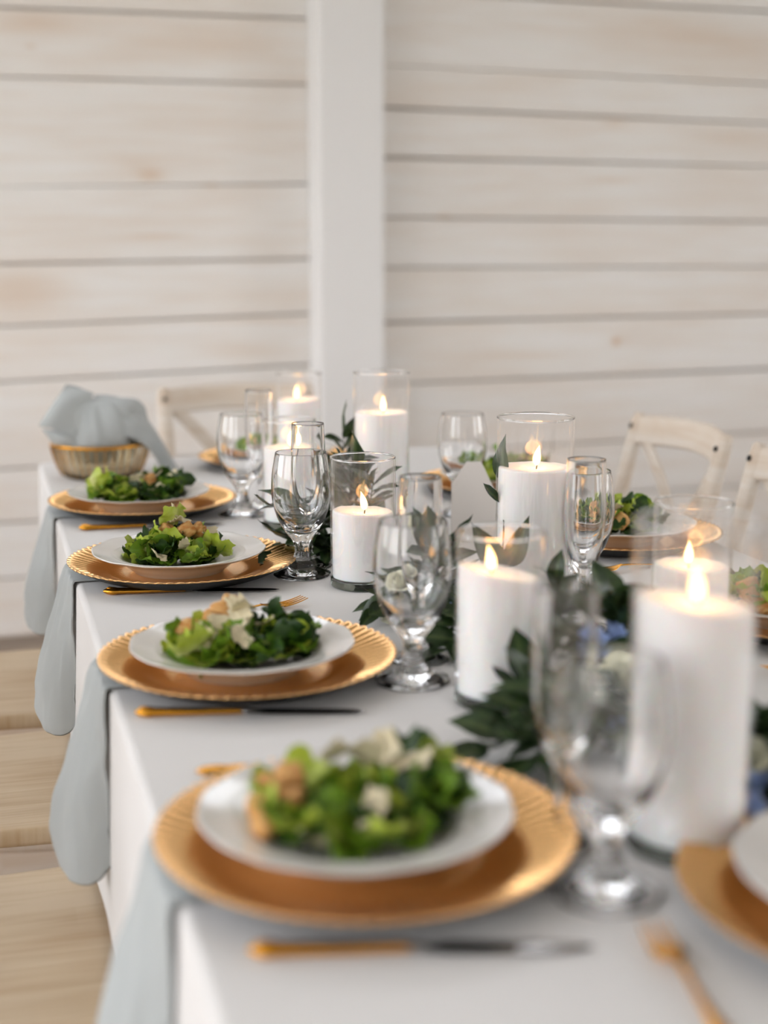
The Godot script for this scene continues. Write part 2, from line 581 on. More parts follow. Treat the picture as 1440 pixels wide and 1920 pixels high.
func smooth_profile(key: Array, per: int) -> Array:
	var out := []
	for i in key.size() - 1:
		var a := Vector2(key[maxi(i - 1, 0)][0], key[maxi(i - 1, 0)][1])
		var b := Vector2(key[i][0], key[i][1])
		var c := Vector2(key[i + 1][0], key[i + 1][1])
		var d := Vector2(key[mini(i + 2, key.size() - 1)][0], key[mini(i + 2, key.size() - 1)][1])
		for s in per:
			var q := b.cubic_interpolate(c, a, d, float(s) / per)
			out.append([maxf(q.x, 0.0), q.y])
	out.append([key[key.size() - 1][0], key[key.size() - 1][1]])
	return out

func make_goblet() -> Node3D:
	var o := thing("water_goblet", "", "goblet", Vector3.ZERO, 0.0, "clear water goblets")
	var seg := 96
	# outside from under the foot up to the rim, then the inside down to its bottom
	var foot := smooth_profile([[0.0, 0.0025], [0.030, 0.002], [0.0385, 0.0], [0.0405, 0.002], [0.0385, 0.0042], [0.030, 0.0075], [0.020, 0.0125], [0.0165, 0.018]], 4)
	var stem := smooth_profile([[0.0165, 0.018], [0.0125, 0.023], [0.0120, 0.028], [0.0100, 0.035], [0.0105, 0.043], [0.0135, 0.051], [0.0185, 0.058]], 4)
	var bowl := smooth_profile([[0.0185, 0.058], [0.0270, 0.070], [0.0345, 0.084], [0.0400, 0.102], [0.0425, 0.122], [0.0415, 0.145], [0.0385, 0.165], [0.0365, 0.1760], [0.0359, 0.1768], [0.0353, 0.1760], [0.0370, 0.165], [0.0400, 0.145], [0.0408, 0.122], [0.0378, 0.102], [0.0315, 0.086], [0.0220, 0.074], [0.010, 0.0675], [0.0, 0.066]], 5)
	var prof := foot + stem.slice(1) + bowl.slice(1)
	var b := MB.new()
	var outer := foot.size() + stem.size() - 2 + 14
	var f := func(th: float, r: int, q: Vector2) -> Vector2:
		if r > outer: return q
		var k := 0.0
		if q.y < 0.019 and r > 10: k = 0.05
		elif q.y >= 0.019 and q.y < 0.058: k = 0.05
		elif q.y >= 0.058: k = 0.05 * (1.0 - smoothstep(0.058, 0.095, q.y))
		return Vector2(q.x * (1.0 + k * absf(cos(th * 4.0)) - k * 0.5), q.y)
	b.lathe(prof, seg, Vector3.ZERO, f)
	part("foot", b.rows_mesh(seg + 1, 0, foot.size() - 1), M.glass, o)
	part("stem", b.rows_mesh(seg + 1, foot.size() - 1, foot.size() + stem.size() - 2), M.glass, o)
	part("bowl", b.rows_mesh(seg + 1, foot.size() + stem.size() - 2, prof.size() - 1), M.glass, o)
	return o

func make_flute() -> Node3D:
	var o := thing("champagne_flute", "", "champagne flute", Vector3.ZERO, 0.0, "clear champagne flutes")
	var seg := 80
	var foot := smooth_profile([[0.0, 0.002], [0.026, 0.0015], [0.0325, 0.0], [0.034, 0.0015], [0.0325, 0.0032], [0.022, 0.0062], [0.0125, 0.012], [0.0085, 0.018]], 4)
	var stem := smooth_profile([[0.0085, 0.018], [0.0062, 0.028], [0.0056, 0.045], [0.0066, 0.062], [0.0098, 0.072]], 4)
	var bowl := smooth_profile([[0.0098, 0.072], [0.0165, 0.086], [0.0215, 0.105], [0.0243, 0.130], [0.0250, 0.155], [0.0244, 0.185], [0.0234, 0.2090], [0.0228, 0.2098], [0.0222, 0.2090], [0.0230, 0.185], [0.0235, 0.155], [0.0227, 0.130], [0.0195, 0.106], [0.0130, 0.089], [0.006, 0.080], [0.0, 0.078]], 5)
	var prof := foot + stem.slice(1) + bowl.slice(1)
	var b := MB.new()
	b.lathe(prof, seg, Vector3.ZERO)
	part("foot", b.rows_mesh(seg + 1, 0, foot.size() - 1), M.glass, o)
	part("stem", b.rows_mesh(seg + 1, foot.size() - 1, foot.size() + stem.size() - 2), M.glass, o)
	part("bowl", b.rows_mesh(seg + 1, foot.size() + stem.size() - 2, prof.size() - 1), M.glass, o)
	return o

# ---- cutlery: built along +x, handle end at 0, lying on y = 0
func knife(label: String, at: Vector3, to: Vector3) -> void:
	var d := to - at
	var L := d.length()
	var o := thing("table_knife", label, "knife", at, atan2(-d.z, d.x), "gold-handled knives beside the plates")
	var b := MB.new()
	var h := L * 0.47
	var pts := []
	var rad := []
	for k in 25:
		var t := k / 24.0
		pts.append(Vector3(t * h, 0.0042, 0))
		var w := 0.0068 + 0.0022 * exp(-pow((t - 0.10) / 0.07, 2.0)) - 0.0022 * smoothstep(0.2, 1.0, t) + 0.0004 * sin(t * 60.0) * (1.0 - smoothstep(0.3, 0.5, t))
		if t < 0.06: w *= sqrt(clampf(t / 0.06, 0.15, 1.0))
		rad.append(w)
	b.tube(pts, rad, 14, 0.58)
	var hd := part("handle", b.mesh(), M.bright_gold, o)
	b = MB.new()
	for s in [-1.0, 1.0]:
		var ridge := []
		var rr := []
		for k in 13:
			var t := 0.16 + 0.8 * k / 12.0
			ridge.append(Vector3(t * h, 0.0068 - 0.0008 * t, s * (0.0038 - 0.001 * t)))
			rr.append(0.0007)
		b.tube(ridge, rr, 6)
	b.tube([Vector3(h * 0.04, 0.0082, 0), Vector3(h * 0.07, 0.0088, 0), Vector3(h * 0.12, 0.0086, 0), Vector3(h * 0.16, 0.0076, 0)], [0.001, 0.0028, 0.0024, 0.0008], 8, 0.5)
	part("ornament", b.mesh(), M.bright_gold, hd)
	b = MB.new()
	b.tube([Vector3(h - 0.001, 0.0042, 0), Vector3(h + 0.004, 0.0042, 0), Vector3(h + 0.010, 0.0040, 0)], [0.0050, 0.0046, 0.0038], 12, 0.55)
	part("bolster", b.mesh(), M.steel, o)
	# blade: flat, thick along the back, thin at the edge, tip drawn to a point
	var p := PackedVector3Array()
	for k in 21:
		var t := k / 20.0
		var x := lerpf(h + 0.008, L, t)
		var wz := 0.0078 * (0.55 + 0.45 * smoothstep(0.0, 0.15, t)) * sqrt(maxf(0.0, 1.0 - pow(t, 5.0)))
		var th := 0.0011 * (1.0 - 0.6 * t)
		for q in [Vector2(-1, 0), Vector2(-0.9, 1), Vector2(0.2, 0.75), Vector2(1, 0.1), Vector2(1, -0.1), Vector2(0.2, -0.75), Vector2(-0.9, -1), Vector2(-1, 0)]:
			p.append(Vector3(x, 0.0036 - 0.0016 * t + th * q.y, q.x * wz))
	b = MB.new()
	b.grid(p, 8, 21, true)
	part("blade", b.mesh(), M.steel, o)

func fork(label: String, at: Vector3, to: Vector3) -> void:
	var d := to - at
	var L := d.length()
	var o := thing("table_fork", label, "fork", at, atan2(-d.z, d.x), "gold forks beside the plates")
	var b := MB.new()
	var pts := []
	var rad := []
	for k in 25:
		var t := k / 24.0
		pts.append(Vector3(t * L * 0.68, 0.0028 + 0.006 * smoothstep(0.45, 1.0, t), 0))
		var w := 0.0072 - 0.0042 * smoothstep(0.05, 0.75, t) + 0.002 * exp(-pow((t - 0.09) / 0.06, 2.0)) + 0.0005 * sin(t * 55.0) * (1.0 - smoothstep(0.3, 0.5, t))
		if t < 0.05: w *= sqrt(clampf(t / 0.05, 0.15, 1.0))
		rad.append(w)
	b.tube(pts, rad, 12, 0.36)
	part("handle", b.mesh(), M.bright_gold, o)
	# head: shoulders, then four tines
	var p := PackedVector3Array()
	for k in 13:
		var t := k / 12.0
		var x := L * (0.67 + 0.155 * t)
		var hw := lerpf(0.0030, 0.0118, smoothstep(0.0, 0.7, t))
		var y := 0.0088 - 0.0050 * sin(t * PI * 0.6)
		for q in [Vector2(-1, 0.2), Vector2(-0.6, 1), Vector2(0.6, 1), Vector2(1, 0.2), Vector2(0.6, -0.6), Vector2(-0.6, -0.6), Vector2(-1, 0.2)]:
			p.append(Vector3(x, y + q.y * 0.0011 + q.x * q.x * 0.0012, q.x * hw))
	b = MB.new()
	b.grid(p, 7, 13, true)
	var head := part("head", b.mesh(), M.bright_gold, o)
	for s in 4:
		b = MB.new()
		var z := (s - 1.5) * 0.0062
		var tp := []
		var tr := []
		for k in 7:
			var t := k / 6.0
			tp.append(Vector3(L * (0.815 + 0.185 * t), 0.0042 + 0.0052 * t * t, z * (1.0 - 0.08 * t)))
			tr.append(0.0017 * (1.0 - 0.55 * t))
		b.tube(tp, tr, 8, 0.7)
		part("tine", b.mesh(), M.bright_gold, head)

# ---- napkin hanging from under a charger: zc is its middle, drop its length below the table edge
func napkin(label: String, zc: float, drop: float, flare: float, width: float, seed_: int) -> void:
	var o := thing("napkin", label, "napkin", Vector3(TX0, TOP, zc), 0.0, "dusty blue napkins hanging from under the chargers")
	var nz := noise(seed_, 2.0, 2)
	var nu := 27
	var layers := []
	for layer in 2:
		var p := PackedVector3Array()
		var nv := 0
		for k in 40:
			var s := k / 39.0
			var len := 0.15 + drop
			var d := s * len
			for i in nu:
				var a := i / float(nu - 1)            # 0 = near edge (towards the camera), 1 = far edge
				var off := 0.0035 - layer * 0.0026
				var z := (0.5 - a) * width
				var q: Vector3
				if d < 0.145:
					q = Vector3(0.152 - d, 0.0012 + off, z)
				else:
					var t := (d - 0.145) / drop
					var r := 0.011
					var down := maxf(0.0, d - 0.145)
					var bend := minf(down / (r * PI / 2), 1.0)
					var open := smoothstep(-0.12, 0.85, t)
					# the far half swings out, the middle bellies towards the camera: a half-rolled tube
					var out := 0.007 + r * 0.4 * bend + flare * open * (1.0 - pow(1.0 - a, 1.5)) + 0.004 * nz.get_noise_2d(a * 1.3, t * 1.2)
					var belly := 0.024 * open * sin(a * PI)
					var squeeze := lerpf(1.0, 0.72, open)
					var hem := -0.022 * pow(absf(a * 2.0 - 1.0), 3.0) * -1.0 * smoothstep(0.75, 1.0, t)
					q = Vector3(-out + 0.007 - off * 0.8, 0.0012 + off - r * (1.0 - cos(bend * PI / 2)) - maxf(0.0, down - r * PI / 2) + hem, z * squeeze + belly + off * 0.3)
					q.x = minf(q.x, -0.0035 - off * 0.8) if t > 0.05 else q.x
				p.append(q)
			nv += 1
		layers.append(p)
	# closed sheet: outer face, hem, inner face
	var all := PackedVector3Array()
	all.append_array(layers[0])
	var inner: PackedVector3Array = layers[1]
	for k in range(39, -1, -1):
		for i in nu:
			all.append(inner[k * nu + i])
	all.append_array(layers[0].slice(0, nu))
	var b := MB.new()
	b.grid(all, nu, 81, false)
	part("folded_cloth", b.mesh(), M.napkin, o)
	# side hems close the sheet
	b = MB.new()
	for e in [0, nu - 1]:
		var st := []
		for k in 40:
			st.append((layers[0][k * nu + e] + inner[k * nu + e]) / 2.0)
		var rr := []
		rr.resize(40)
		rr.fill(0.0015)
		b.tube(st, rr, 6)
	part("hem", b.mesh(), M.napkin, o)

# ---------------------------------------------------------------- salad
var leaves := []
var croutons := []
var shavings := []

func make_salad_parts() -> void:
	var rng := RandomNumberGenerator.new()
	rng.seed = 77
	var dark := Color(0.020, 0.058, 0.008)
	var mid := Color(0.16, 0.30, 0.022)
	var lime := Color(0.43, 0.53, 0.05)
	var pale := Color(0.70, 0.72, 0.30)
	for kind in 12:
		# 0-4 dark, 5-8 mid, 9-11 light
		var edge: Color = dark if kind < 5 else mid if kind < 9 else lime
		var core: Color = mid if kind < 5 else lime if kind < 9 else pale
		var nz := noise(100 + kind, 1.0, 2)
		var N := 13
		var p := PackedVector3Array()
		var cols := PackedColorArray()
		var bend := rng.randf_range(-0.5, 0.9)
		var curl := rng.randf_range(0.15, 0.55)
		var ruf := rng.randf_range(0.05, 0.13)
		for j in N:
			var t := j / float(N - 1)
			for i in N:
				var s := i / float(N - 1) * 2.0 - 1.0
				var wd := (0.30 + 0.42 * sin(PI * pow(t, 0.8) * 0.92)) * (1.0 + 0.22 * nz.get_noise_2d(s * 1.6, t * 3.0))
				var tip := t + 0.10 * nz.get_noise_2d(s * 2.4, 9.0) * t
				var x := s * wd
				var e := absf(s)
				var y := curl * s * s * 0.5 + ruf * e * e * sin(t * 15.0 + s * 2.5 + kind) + 0.07 * sin(i * 2.1 + j * 1.7) * 0.5 + bend * (t - 0.5) * (t - 0.5) - 0.08 * exp(-s * s * 40.0)
				p.append(Vector3(x, y, tip - 0.5))
				var k := clampf(exp(-s * s * 9.0) * (1.0 - t * 0.75) + 0.35 * nz.get_noise_2d(s * 3.0 + 5.0, t * 4.0), 0.0, 1.0)
				var c2: Color = edge.lerp(core, k)
				if e < 0.12 and t < 0.8: c2 = c2.lerp(pale, 0.55)
				cols.append(c2)
		var b := MB.new()
		b.grid(p, N, N, false, false, cols)
		leaves.append(b.mesh())
	for kind in 3:
		var nz := noise(200 + kind, 1.4, 3)
		var p := PackedVector3Array()
		var cols := PackedColorArray()
		var N := 17
		for j in N:
			for i in N:
				var th := TAU * (i % (N - 1)) / (N - 1)
				var ph := PI * j / (N - 1) - PI / 2
				var d := Vector3(cos(ph) * cos(th), sin(ph), cos(ph) * sin(th))
				var m := pow(pow(absf(d.x), 5.0) + pow(absf(d.y), 5.0) + pow(absf(d.z), 5.0), -0.2)
				var r := m * (1.0 + 0.12 * nz.get_noise_3dv(d * 2.0))
				p.append(d * r)
				var k := clampf(0.45 + 1.1 * nz.get_noise_3dv(d * 2.6 + Vector3(4, 0, 0)), 0.0, 1.0)
				cols.append(Color(0.78, 0.50, 0.20).lerp(Color(0.56, 0.19, 0.03), k))
		var b := MB.new()
		b.grid(p, N, N, true, true, cols)
		croutons.append(b.mesh())
	for kind in 4:
		var nz := noise(300 + kind, 1.0, 2)
		var p := PackedVector3Array()
		var N := 9
		for side in 2:
			for j in N:
				var jj := j if side == 0 else N - 1 - j
				for i in N:
					var s := i / float(N - 1) * 2.0 - 1.0
					var t := jj / float(N - 1) * 2.0 - 1.0
					var w := 1.0 + 0.3 * nz.get_noise_2d(t * 2.0, s * 2.0 + 7.0)
					p.append(Vector3(s * 0.42 * w * (1.0 - 0.35 * t * t), 0.22 * t * t + 0.10 * s * t + 0.12 * nz.get_noise_2d(s * 2.0, t * 2.0) - side * 0.05, t * 0.75 * w))
		for i in N:
			p.append(p[i])
		var b := MB.new()
		b.grid(p, N, 2 * N + 1, false)
		shavings.append(b.mesh())

# light: share of pale leaves on the left; extras = croutons and shavings as [kind, x, y, z, size]
func salad(label: String, at: Vector3, seed_: int, count: int, spread: Vector2, height: float, extras: Array, darkside := 1.0, squash := 0.72) -> void:
	var o := thing("caesar_salad", label, "salad", at, 0.28, "salads on the white plates")
	var rng := RandomNumberGenerator.new()
	rng.seed = seed_
	for i in count:
		var r := sqrt(rng.randf())
		var th := rng.randf() * TAU
		var x := cos(th) * r * spread.x
		var z := sin(th) * r * spread.y
		var h := height * (1.0 - r * r * 0.85)
		var y := 0.006 + h * rng.randf_range(0.15, 1.0)
		var size := rng.randf_range(0.032, 0.048)
		y = maxf(y, size * 0.40 + 0.018 * smoothstep(0.045, 0.08, Vector2(x, z).length()))
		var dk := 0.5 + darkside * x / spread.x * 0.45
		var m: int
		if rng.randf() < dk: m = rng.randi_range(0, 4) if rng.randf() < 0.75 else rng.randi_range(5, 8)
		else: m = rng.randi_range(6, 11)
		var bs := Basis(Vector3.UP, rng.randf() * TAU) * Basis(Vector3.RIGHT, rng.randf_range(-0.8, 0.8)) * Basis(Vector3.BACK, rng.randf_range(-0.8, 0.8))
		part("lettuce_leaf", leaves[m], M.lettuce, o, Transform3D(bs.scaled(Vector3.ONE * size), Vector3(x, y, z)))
	for e in extras:
		var bs := Basis(Vector3.UP, rng.randf() * TAU) * Basis(Vector3.RIGHT, rng.randf_range(-0.7, 0.7)) * Basis(Vector3.BACK, rng.randf_range(-0.6, 0.6))
		if e[0] == 2:
			part("lettuce_leaf", leaves[e[5]], M.lettuce, o, Transform3D(Basis(Vector3.UP, e[6]).scaled(Vector3.ONE * e[4]) * Basis(Vector3.RIGHT, e[7]), Vector3(e[1], e[2], e[3])))
			continue
		var xf := Transform3D(bs.scaled(Vector3.ONE * e[4]), Vector3(e[1], e[2] * squash + (0.013 if e[0] == 1 else 0.008), e[3]))
		if e[0] == 0:
			part("crouton", croutons[rng.randi_range(0, 2)], M.crust, o, xf)
		else:
			part("cheese_shaving", shavings[rng.randi_range(0, 3)], M.cheese, o, xf)

# ---------------------------------------------------------------- candles
func candle(label_vase: String, label_candle: String, at: Vector3, r: float, h: float, wax_h: float, flame_off: Vector2, lean: float, seed_: int, tilt := 0.0) -> void:
	var o := thing("glass_cylinder", label_vase, "candle holder", at, 0.0, "clear glass cylinders round the candles")
	var seg := 72
	var b := MB.new()
	var tk := 0.0022
	b.lathe([[r, 0.010], [r, h * 0.5], [r, h - 0.0022], [r - tk * 0.5, h - 0.0022], [r - tk, h - 0.0022], [r - tk, h * 0.5], [r - tk, 0.012]], seg)
	part("wall", b.mesh(), M.pane, o)
	b = MB.new()
	var ring := []
	for k in 11:
		var ra := TAU * (k % 10) / 10.0
		ring.append([r - tk * 0.5 + 0.0014 * cos(ra), h - 0.0014 + 0.0014 * sin(ra)])
	b.lathe(ring, seg)
	part("rim", b.mesh(), M.glass, o)
	b = MB.new()
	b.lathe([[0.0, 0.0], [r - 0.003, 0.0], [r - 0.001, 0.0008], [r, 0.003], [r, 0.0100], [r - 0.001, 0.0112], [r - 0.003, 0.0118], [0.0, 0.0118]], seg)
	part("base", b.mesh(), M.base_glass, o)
	var c := thing("pillar_candle", label_candle, "candle", at + Vector3(0, 0.0122, 0), 0.0, "white pillar candles in the glass cylinders")
	var w := r - tk - 0.0007
	var nz := noise(seed_, 1.0, 2)
	b = MB.new()
	var top := wax_h - 0.0122
	var f := func(th: float, row: int, q: Vector2) -> Vector2:
		var k := smoothstep(top * 0.8, top, q.y)
		return Vector2(q.x * (1.0 + 0.004 * nz.get_noise_2d(cos(th) * 2.0 + row * 0.1, sin(th) * 2.0)), q.y + k * (0.0012 * nz.get_noise_2d(cos(th) * 1.3, sin(th) * 1.3 + row)) - tilt * cos(th) * q.x * smoothstep(top * 0.55, top - 0.005, q.y))
	b.lathe([[0.0, 0.0], [w - 0.001, 0.0], [w, 0.002], [w, top * 0.5], [w, top - 0.003], [w - 0.001, top - 0.0008], [w - 0.003, top], [w * 0.8, top - 0.0006], [w * 0.5, top - 0.002], [w * 0.3, top - 0.0034], [w * 0.12, top - 0.004], [0.0, top - 0.004]], seg, Vector3.ZERO, f)
	part("wax", b.mesh(), M.wax, c)
	var fx := Vector3(flame_off.x, top - 0.004 - tilt * flame_off.x, flame_off.y)
	b = MB.new()
	b.tube([fx + Vector3(0, -0.002, 0), fx + Vector3(0.0004, 0.003, 0), fx + Vector3(0.0012, 0.007, 0)], [0.0009, 0.0009, 0.0007], 8)
	part("wick", b.mesh(), M.wick, c)
	b = MB.new()
	var pts := []
	var rad := []
	for k in 13:
		var t := k / 12.0
		pts.append(fx + Vector3(lean * 0.010 * t * t, 0.005 + 0.026 * t, 0))
		rad.append(0.0048 * sin(PI * pow(t, 0.62)) + 0.0002)
	b.tube(pts, rad, 14, 1.0, Vector3.BACK)
	part("flame", b.mesh(), M.flame, c)
	var li := OmniLight3D.new()
	li.name = "candle_light"
	li.light_color = Color(1.0, 0.70, 0.40)
	li.light_energy = 0.0014
	li.light_size = 0.004
	li.omni_range = 8.0
	li.omni_attenuation = 2.0
	li.shadow_enabled = true
	li.position = fx + Vector3(lean * 0.002, 0.015, 0)
	c.add_child(li)

# ---------------------------------------------------------------- greenery and flowers
var foliage := []
func make_foliage() -> void:
	for kind in 5:
		var nz := noise(400 + kind, 1.0, 2)
		var p := PackedVector3Array()
		var cols := PackedColorArray()
		var nu := 7
		var nv := 13
		var sag: float = [0.10, -0.12, 0.22, 0.03, -0.2][kind]
		for j in nv:
			var t := j / float(nv - 1)
			var w := 0.0
			if kind == 4: w = 0.36 * sqrt(maxf(0.0, sin(PI * pow(t, 0.85))))
			else: w = 0.21 * pow(maxf(0.0, sin(PI * pow(t, 0.78))), 0.85) * (1.0 - 0.35 * smoothstep(0.75, 1.0, t))
			if t < 0.06 and kind != 4: w = maxf(w, 0.012)
			for i in nu:
				var s := i / float(nu - 1) * 2.0 - 1.0
				p.append(Vector3(s * w, absf(s) * w * 0.35 + sag * (t - t * t) * 2.0 - sag * 0.8 * t * t + 0.02 * nz.get_noise_2d(s * 2.0, t * 4.0) + 0.05 * sin(t * 5.0 + kind) * s * w * 4.0, t))
				var c1 := Color(0.014, 0.030, 0.011).lerp(Color(0.040, 0.075, 0.022), clampf(0.5 + 0.9 * nz.get_noise_2d(s * 3.0, t * 5.0 + 3.0), 0.0, 1.0))
				if kind == 4: c1 = c1.lerp(Color(0.10, 0.15, 0.09), 0.5)
				if absf(s) < 0.05: c1 = c1.lerp(Color(0.12, 0.17, 0.06), 0.6)
				cols.append(c1)
		var b := MB.new()
		b.grid(p, nu, nv, false, false, cols)
		foliage.append(b.mesh())

func leaf_to(o: Node3D, root: Vector3, tip: Vector3, facing: Vector3, kind: int, wide := 1.0) -> void:
	var d := tip - root
	var z := d.normalized()
	var y := (facing - z * facing.dot(z)).normalized()
	var x := y.cross(z)
	var L := d.length()
	part("leaf", foliage[kind], M.leaf, o, Transform3D(Basis(x * L * wide, y * L, z * L), root))

func sprig(label: String, pts: Array, count: int, size: float, seed_: int, kinds := [0, 1, 2, 3]) -> Node3D:
	var rng := RandomNumberGenerator.new()
	rng.seed = seed_
	var base: Vector3 = pts[0]
	var o := thing("greenery_sprig", label, "greenery", base, 0.0, "greenery along the middle of the table")
	var cv := Curve3D.new()
	for i in pts.size():
		var tan: Vector3 = (pts[mini(i + 1, pts.size() - 1)] - pts[maxi(i - 1, 0)]) * 0.22
		cv.add_point(pts[i] - base, -tan, tan)
	var L := cv.get_baked_length()
	var sp := []
	var sr := []
	for k in 13:
		sp.append(cv.sample_baked(L * k / 12.0))
		sr.append(lerpf(0.0016, 0.0007, k / 12.0))
	var b := MB.new()
	b.tube(sp, sr, 7)
	part("stem", b.mesh(), M.stem, o)
	for k in count:
		var t := 0.12 + 0.88 * (k + 0.5) / count
		var q := cv.sample_baked(L * minf(t, 0.995))
		var fw := (cv.sample_baked(L * minf(t + 0.03, 1.0)) - cv.sample_baked(L * maxf(t - 0.03, 0.0))).normalized()
		var side := fw.cross(Vector3.UP)
		if side.length() < 0.1: side = Vector3.RIGHT
		side = side.normalized().rotated(fw, rng.randf_range(-0.7, 0.7))
		var s := 1.0 if k % 2 == 0 else -1.0
		var dir := (fw * rng.randf_range(0.5, 0.9) + side * s * rng.randf_range(0.6, 1.0) + Vector3(0, rng.randf_range(-0.1, 0.45), 0)).normalized()
		if k == count - 1: dir = fw
		var len := size * rng.randf_range(0.9, 1.3)
		var tip: Vector3 = q + dir * len
		tip.y = maxf(tip.y, TOP + 0.006 - base.y)
		leaf_to(o, q, tip, Vector3(rng.randf_range(-0.5, 0.5), 1.0, rng.randf_range(-0.1, 0.8)), kinds[rng.randi_range(0, kinds.size() - 1)], rng.randf_range(0.95, 1.3))
	return o

func rose(label: String, at: Vector3, r: float, tilt: Vector3, seed_: int) -> void:
	var rng := RandomNumberGenerator.new()
	rng.seed = seed_
	var o := thing("white_rose", label, "rose", at, rng.randf() * TAU, "white roses among the greenery")
	o.basis = Basis.from_euler(tilt) * o.basis
	var n := 0
	for ring in 4:
		var cnt: int = [3, 4, 5, 6][ring]
		var R: float = [0.26, 0.46, 0.66, 0.84][ring] * r
		var hh: float = [1.45, 1.42, 1.32, 1.12][ring] * r
		var openr: float = [0.0, 0.06, 0.16, 0.36][ring] * r
		for k in cnt:
			var th := TAU * k / cnt + ring * 0.7
			var p := PackedVector3Array()
			var half: float = PI / cnt * 1.45
			for j in 8:
				var t := j / 7.0
				for i in 9:
					var s := i / 8.0 * 2.0 - 1.0
					var a := th + s * half * (0.55 + 0.45 * sin(PI * minf(t * 0.75 + 0.12, 1.0)))
					var rr := R * (0.35 + 0.65 * sin(t * PI * 0.5)) + openr * t * t * t + 0.05 * r * s * (1.0 if k % 2 == 0 else -1.0)
					if ring < 2: rr *= 1.0 - (0.62 - 0.28 * ring) * t * t
					var y := hh * t * (1.0 - 0.16 * s * s) - 0.12 * r * t * t * t * ring
					p.append(Vector3(cos(a) * rr, y, sin(a) * rr))
			var b := MB.new()
			b.grid(p, 9, 8, false, false)
			part("petal", b.mesh(), M.petal, o)
			n += 1
	var b2 := MB.new()
	b2.tube([Vector3(0, -r * 0.9, 0), Vector3(0, -r * 0.25, 0), Vector3(0, 0.02 * r, 0), Vector3(0, 0.2 * r, 0)], [0.0014, 0.002, r * 0.34, r * 0.3], 10)
	part("calyx", b2.mesh(), M.stem, o)

func blue_flower(label: String, at: Vector3, seed_: int, spread: float, count: int) -> void:
	var rng := RandomNumberGenerator.new()
	rng.seed = seed_
	var o := thing("blue_flower", label, "flower", at, 0.0, "small blue flowers among the greenery")
	var b := MB.new()
	b.tube([Vector3(-spread, -0.012, 0), Vector3(0, 0, 0), Vector3(spread, 0.006, 0)], [0.0012, 0.0012, 0.0008], 6)
	part("stem", b.mesh(), M.stem, o)
	for f in count:
		var c := Vector3(rng.randf_range(-spread, spread), rng.randf_range(-0.006, 0.012), rng.randf_range(-spread, spread) * 0.6)
		var up := Vector3(rng.randf_range(-0.5, 0.5), 0.8, rng.randf_range(0.0, 0.9)).normalized()
		b = MB.new()
		var bs := Basis(Quaternion(Vector3.UP, up))
		for k in 5:
			var p := PackedVector3Array()
			for j in 6:
				var t := j / 5.0
				for i in 5:
					var s := i / 4.0 * 2.0 - 1.0
					var w := 0.0055 * sin(PI * pow(t, 0.7) * 0.95) + 0.0004
					var q := Vector3(s * w, 0.003 * t * t + 0.0016 * s * s, 0.0125 * t).rotated(Vector3.UP, TAU * k / 5.0)
					p.append(c + bs * q)
			b.grid(p, 5, 6, false, false)
		part("floret", b.mesh(), M.blue_petal, o)

